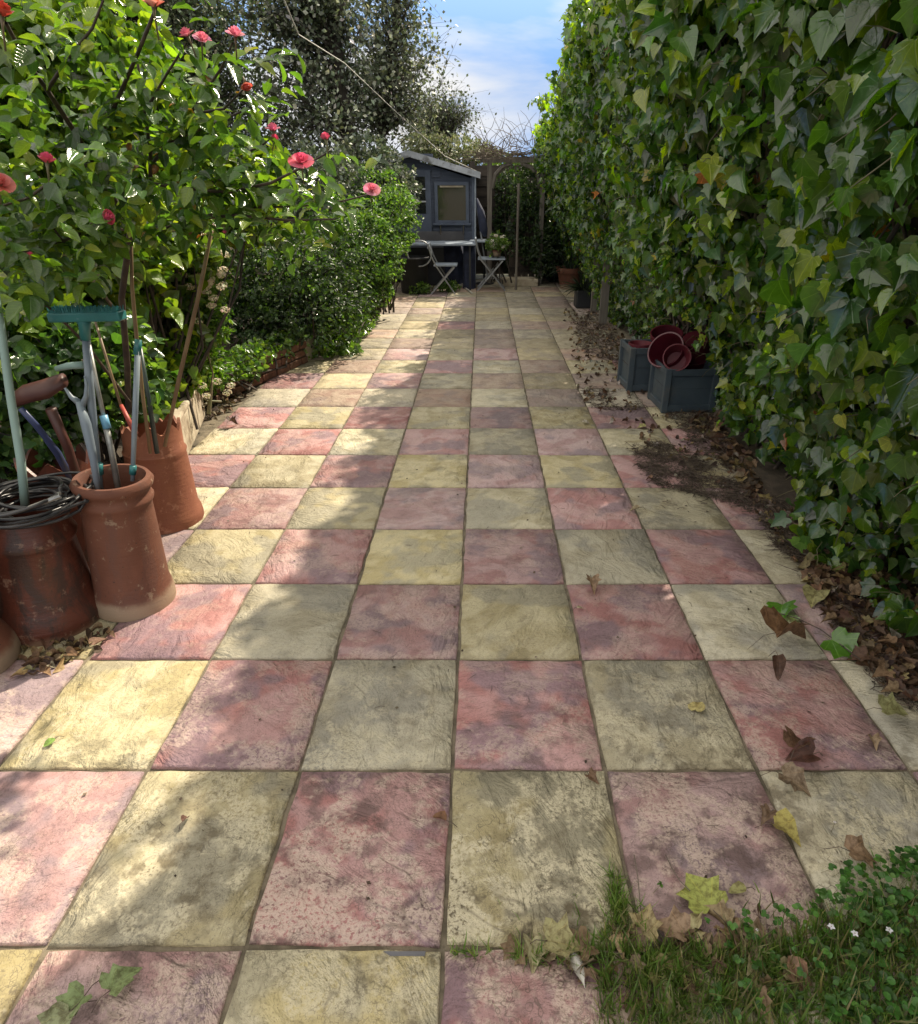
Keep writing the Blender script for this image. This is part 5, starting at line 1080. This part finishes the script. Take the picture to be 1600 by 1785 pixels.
def fallen(px, py, size_px, col_, label, tpl='ivy', fold=.3, droop=.5, stalk=True, mat='dry', rot=None, tilt=.13, name='fallen_leaf', z=.012, crumple=.0):
    c = G(px, py, .006); s_ = size_px * mpp(c.y, .01); tp = leaf_t(tpl, fold, droop); seed = int(px * 7 + py)
    r = random.Random(seed); a = rot if rot is not None else r.random() * 6.283
    # finer, crumpled copy of the template: fan each outline edge through an inner ring
    v0, f0, uv0 = tp; V = []; U = []; Fc = []
    for poly in f0:
        pc = v0[list(poly)]; uc = uv0[list(poly)]; K = len(poly); cen = pc.mean(0); ucn = uc.mean(0); o_ = len(V)
        for ring in (1.0, .55):
            for q, uq in zip(pc, uc):
                w_ = cen + (q - cen) * ring; w_ = w_ + np.array([0, 0, r.uniform(-1, 1) * crumple * (.6 if ring < 1 else 1)]) * (0 if abs(uq[0]) < 1e-4 and ring == 1 else 1); V.append(w_); U.append(ucn + (uq - ucn) * ring)
        V.append(cen + [0, 0, crumple * .4]); U.append(ucn)
        for i in range(K):
            j = (i + 1) % K; Fc += [(o_ + i, o_ + j, o_ + K + j), (o_ + i, o_ + K + j, o_ + K + i), (o_ + K + i, o_ + K + j, o_ + 2 * K)]
    V = np.array(V, np.float32); U = np.array(U, np.float32)
    tip = np.array([[math.cos(a), math.sin(a), r.uniform(-.1, .15)]]); nr = np.array([[r.gauss(0, tilt), r.gauss(0, tilt), 1]]); fr = frames(tip, nr)
    me = cloud_mesh('blade', (V, Fc, U), np.zeros((1, 3)), fr, np.array([s_]), np.array([col_], float), M[mat])
    co = np.zeros(len(me.vertices) * 3); me.vertices.foreach_get('co', co); zmin = co[2::3].min()
    t = thing(name, label, 'leaf', (c.x, c.y, 0), None); o = link('blade', me, t, loc=(0, 0, -zmin + .004), local=True)
    if stalk:
        d = Vector(tip[0]); b = Vector((0, 0, -zmin + .004)); m = MB(); side = Vector((-d.y, d.x, 0)) * r.uniform(-.2, .2) * s_
        m.tube([b, b - d * s_ * .3 + side * .5 + Vector((0, 0, .003)), b - d * s_ * .62 + side * 1.6 - Vector((0, 0, b.z * .7))], [.0013, .001, .0008], 5); m.build('stalk', M['twig'] if mat == 'dry' else M['stem'], t, True, local=True)
    return t
FL = [
 (1030, 1022, 26, (.3, .2, .12), 'small curled tan leaf on the joint in the middle of the path', 'ivy', .4, .7, .12),
 (1005, 1062, 13, (.5, .45, .3), 'tiny pale scrap of leaf below the curled tan leaf', 'oval', .2, .3, .05),
 (1345, 1130, 72, (.22, .12, .06), 'large crumpled brown leaf straddling the joint beside the ivy litter', 'ivy', .45, .6, .16),
 (1350, 1165, 34, (.1, .05, .03), 'dark brown curled leaf tip under the large crumpled leaf', 'oval', .5, .8, .1),
 (1212, 1238, 28, (.5, .42, .17), 'pale yellow heart shaped leaf alone on a green slab', 'heart', .12, .2, .05),
 (1382, 1318, 48, (.17, .095, .055), 'curled brown leaf on the mauve slab near its lower corner', 'ivy', .45, .5, .16),
 (1412, 1330, 42, (.1, .04, .025), 'dark maroon leaf touching the curled brown leaf', 'heart', .4, .5, .08),
 (1360, 1366, 52, (.27, .2, .13), 'crinkled tan leaf just below the joint at the right', 'ivy', .3, .4, .14),
 (1348, 1450, 46, (.42, .36, .1), 'folded yellow and brown leaf on the mauve slab', 'heart', .5, .4, .1),
 (1340, 1425, 26, (.2, .13, .08), 'shrivelled brown scrap above the folded yellow leaf', 'ivy', .5, .7, .15),
 (1475, 1502, 54, (.3, .2, .12), 'upturned tan leaf at the edge of the green weeds', 'ivy', .3, .5, .12),
 (1236, 1590, 78, (.36, .4, .1), 'large yellow green heart leaf with a long stalk on the lower mauve slab', 'ivy', .12, .15, .05),
 (1300, 1552, 30, (.34, .33, .13), 'small yellowing leaf right of the large heart leaf', 'oval', .3, .4, .08),
 (778, 1437, 30, (.2, .1, .05), 'small brown leaf lying across the joint of the red slab', 'oval', .4, .4, .1),
 (1026, 1356, 20, (.2, .12, .07), 'little crumpled brown leaf on the joint below the pink slab', 'ivy', .5, .6, .15),
 (320, 1440, 20, (.16, .08, .06), 'tiny reddish brown scrap on the yellow slab at the lower left', 'oval', .5, .5, .1),
 (97, 1289, 20, (.22, .38, .08), 'small bright green leaf on the sunlit yellow slab', 'oval', .2, .2, .03),
 (402, 745, 17, (.09, .05, .03), 'dark shrivelled leaf with long stalk on the sunlit slabs at the left', 'ivy', .5, .7, .16),
 (953, 1655, 66, (.38, .35, .17), 'pale crumpled leaf at the edge of the grass, left of the white feather', 'ivy', .35, .45, .13),
 (1190, 1640, 55, (.32, .22, .14), 'tan withered leaf under the large yellow green one', 'ivy', .35, .4, .12),
 (1240, 1655, 40, (.3, .2, .13), 'narrow tan leaf in the grass tips', 'oval', .4, .5, .1),
 (1335, 1650, 36, (.38, .42, .2), 'pale green leaf among the weeds at the lower right', 'heart', .3, .3, .06),
 (1375, 1680, 48, (.33, .2, .13), 'upright pinkish brown leaf beside the pale green one', 'oval', .45, .5, .1),
 (1517, 1294, 20, (.35, .25, .15), 'small cream and brown scrap at the right hand joint', 'ivy', .5, .6, .14),
 (125, 1775, 60, (.27, .3, .16), 'lower grey green leaf of the fallen spray at the lower left', 'ivy', .3, .4, .12),
 (150, 1745, 58, (.2, .27, .11), 'left upper leaf of the fallen green spray', 'ivy', .35, .4, .12),
 (198, 1738, 56, (.22, .29, .12), 'right upper leaf of the fallen green spray', 'ivy', .3, .45, .12),
 (1115, 892, 18, (.4, .33, .2), 'small pale leaf on the joint near the twig drift', 'oval', .4, .4, .08),
 (1125, 745, 16, (.5, .48, .2), 'tiny yellow leaf below the planter boxes', 'ivy', .2, .2, .03),
 (1014, 738, 14, (.6, .56, .46), 'tiny cream scrap on the slab left of the planters', 'oval', .2, .2, .03),
 (1535, 1245, 48, (.3, .3, .13), 'yellow green leaf on the last strip of slabs at the right', 'ivy', .3, .3, .08),
 (1420, 1040, 40, (.34, .32, .14), 'pale round leaf resting against the brown litter', 'heart', .2, .3, .06)]
for q in FL: fallen(q[0], q[1], q[2], q[3], q[4], q[5], q[6], q[7], crumple=q[8])
# green ivy sprig lying over the joint
for px, py, s_, a_, lab in ((1362, 1068, 52, -2.1, 'fresh green ivy leaf pointing down on the path, left of its twig'), (1448, 1130, 60, -1.1, 'fresh green ivy leaf at the right end of the twig'), (1385, 1092, 22, 1.8, 'pale underside of a small leaf in the middle of the twig')):
    fallen(px, py - 8, s_, (.1, .24, .035) if s_ > 30 else (.42, .5, .36), lab, 'ivy', .15, .3, True, 'ivy', a_, .35, 'ivy_leaf')
tag(MB().tube([G(1345, 1065, .02), G(1390, 1078, .03), G(1430, 1097, .02), G(1500, 1150, .03)], .0022, 5).build('ivy_twig', M['twig']), 'dark trailing ivy twig joining the green leaves on the path', 'twig')
for pts, lab in (([(430, 1742), (1118, 1600), (1112, 1530), (1105, 1490)][1:], 'pale dry stalk standing across the lower mauve slab'), ([(1160, 1490), (1172, 1515), (1185, 1535), (1203, 1553)], 'curling pale stalk leading to the large yellow green leaf'), ([(1000, 1660), (1045, 1657), (1085, 1663)], 'straight pale straw beside the feather')):
    tag(MB().tube([G(a, b, .006 + .006 * i) for i, (a, b) in enumerate(pts)], .0014, 5).build('dry_stalk', M['vine'], None, True), lab, 'stalk')
# white feather
c = G(1008, 1690, .02); m = MB(); d = Vector((.015, -.06, 0)); pts = [c - d * .6, c, c + d * .6]
t = thing('feather', 'small white feather caught in the grass edge', 'feather', (c.x, c.y, 0))
m.tube(pts, .0008, 5); m.build('shaft', M['white'], t)
m = MB(); sd_ = Vector((-d.y, d.x, 0)).normalized()
for i in range(26):
    f_ = i / 25; p = c - d * .5 + d * 1.1 * f_; w_ = .014 * math.sin(min(1, f_ * .9 + .12) * 3.0)
    for sg in (1, -1): m.add([p, p + d * .06, p + sd_ * sg * w_ - d * .12 + Vector((0, 0, .004 + random.uniform(0, .003)))], [(0, 1, 2)])
m.build('vane', M['white'], t)
tag(MB().add([G(668, 1658, .001), G(742, 1658, .001), G(740, 1666, .001), G(680, 1666, .001)] , [(3, 2, 1, 0)]).build('slate_chip', M['grey']), 'thin grey slate chip pressed in the joint below the red slab', 'stone chip')
o = bpy.data.objects['slate_chip']; o.modifiers.new('t', 'SOLIDIFY').thickness = .004

# ------------------------------------------------------------------ grass and weeds at the lower right
GP = [([(1050, 1640), (1200, 1670), (1330, 1690), (1420, 1600), (1600, 1560), (1700, 1800), (1040, 1850)], 6000), ([(870, 1655), (1040, 1650), (1100, 1560), (1130, 1640), (1060, 1700), (900, 1680)], 700), ([(1060, 1530), (1085, 1530), (1100, 1640), (1060, 1640)], 500), ([(1120, 1650), (1400, 1650), (1400, 1690), (1100, 1700)], 1200), ([(780, 1655), (850, 1655), (850, 1670), (780, 1668)], 70)]
pts = []
for poly, n_ in GP: pts += samp(poly, n_)
n = len(pts); p = np.array([(x, y, .0) for x, y in pts]); p, _ = clumpy(p, .05, .5, 2); p[:, 2] = 0
tip = rv(n, .42) + [-.1, 0, 1]; s_ = (.018 + .045 * rng.random(n) ** 1.5)
c = cols(n, (.11, .2, .04), (.17, .28, .065), (.24, .31, .1), (.3, .28, .14), w=[.38, .35, .19, .08])
o = link('grass', cloud_mesh('grass', 'blade', p, frames(tip, rv(n)), s_ * 1.0, c, M['grass']), kind='stuff'); tag(o, 'patch of fine green grass growing over the slabs at the lower right', 'grass')
n = 1100; pts = samp([(1050, 1650), (1250, 1670), (1600, 1570), (1700, 1800), (1040, 1850)], n); p = np.array([(x, y, .0) for x, y in pts])
n = len(p); o = link('tall_grass', cloud_mesh('tall_grass', 'blade', p, frames(rv(n, .35) + [-.1, .05, 1], rv(n)), .05 + .05 * rng.random(n), cols(n, (.09, .15, .035), (.22, .2, .1)), M['grass']), kind='stuff'); tag(o, 'taller straggling grass blades above the patch', 'grass')
# three-lobed weed leaves
for lab, poly, n_, s0, s1 in (('low weeds with cut green leaves in the bottom right corner', [(1440, 1530), (1600, 1500), (1680, 1800), (1420, 1800), (1480, 1650)], 300, .009, .018), ('scattered weed leaves among the grass', [(1280, 1620), (1460, 1560), (1480, 1800), (1180, 1800)], 90, .008, .015)):
    t = thing('weeds', lab, 'weeds', tuple(G(*poly[0])))
    pts = samp(poly, n_); P_, T_, N_, S_ = [], [], [], []; m = MB()
    for x, y in pts:
        z = random.uniform(.008, .06); a = random.random() * 6.283; nr = Vector((random.gauss(0, .3), random.gauss(-.15, .3), 1)); s1_ = random.uniform(s0, s1)
        for k in (-1, 0, 1):
            P_.append((x, y, z)); T_.append((math.cos(a + k * 1.25), math.sin(a + k * 1.25), .1)); N_.append(tuple(nr)); S_.append(s1_ * (1.15 if k == 0 else 1))
        m.tube([(x + random.gauss(0, .01), y + random.gauss(0, .01), 0), (x, y, z)], .0006, 3, False)
    m.build('stems', M['stem'], t, kind='stuff')
    foliage(t, leaf_t('round', .12, .2), np.array(P_), frames(np.array(T_), np.array(N_)), np.array(S_), cols(len(P_), (.06, .16, .03), (.09, .2, .04), (.04, .11, .025)), M['fine'], top=300, minpx=10)
def wflower(px, py, lab, s_=.008, z=.07):
    c = G(px, py, z); t = thing('white_flower', lab, 'flower', (c.x, c.y, 0)); a0 = random.random() * 6; tv = leaf_t('oval', .1, .3)
    f_ = frames(np.array([(math.cos(a0 + k * 1.2566), math.sin(a0 + k * 1.2566), .25) for k in range(5)]), np.tile([0, -.5, 1], (5, 1)))
    for k in range(5): link('petal', cloud_mesh('petal', tv, np.array([tuple(c)]), f_[k:k + 1], np.array([s_]), np.array([(.82, .82, .88)]), M['petal']), t)
    MB().tube([(c.x + .01, c.y + .015, 0), (c.x + .004, c.y + .004, z * .5), c - Vector((0, 0, .0015))], .0007, 4).build('stem', M['stem'], t)
    MB().lathe([(0, 0), (.0013, .0006), (0, .0016)], 8, tuple(c)).build('centre', M['bamboo'], t)
wflower(1449, 1615, 'leftmost of three small white flowers over the weeds'); wflower(1490, 1627, 'middle of three small white flowers over the weeds'); wflower(1550, 1621, 'rightmost of three small white flowers over the weeds')
wflower(1320, 1621, 'tiny white flower on the brown leaves', .004, .03); wflower(1455, 1433, 'tiny pale bud above the tan leaf', .004, .06)
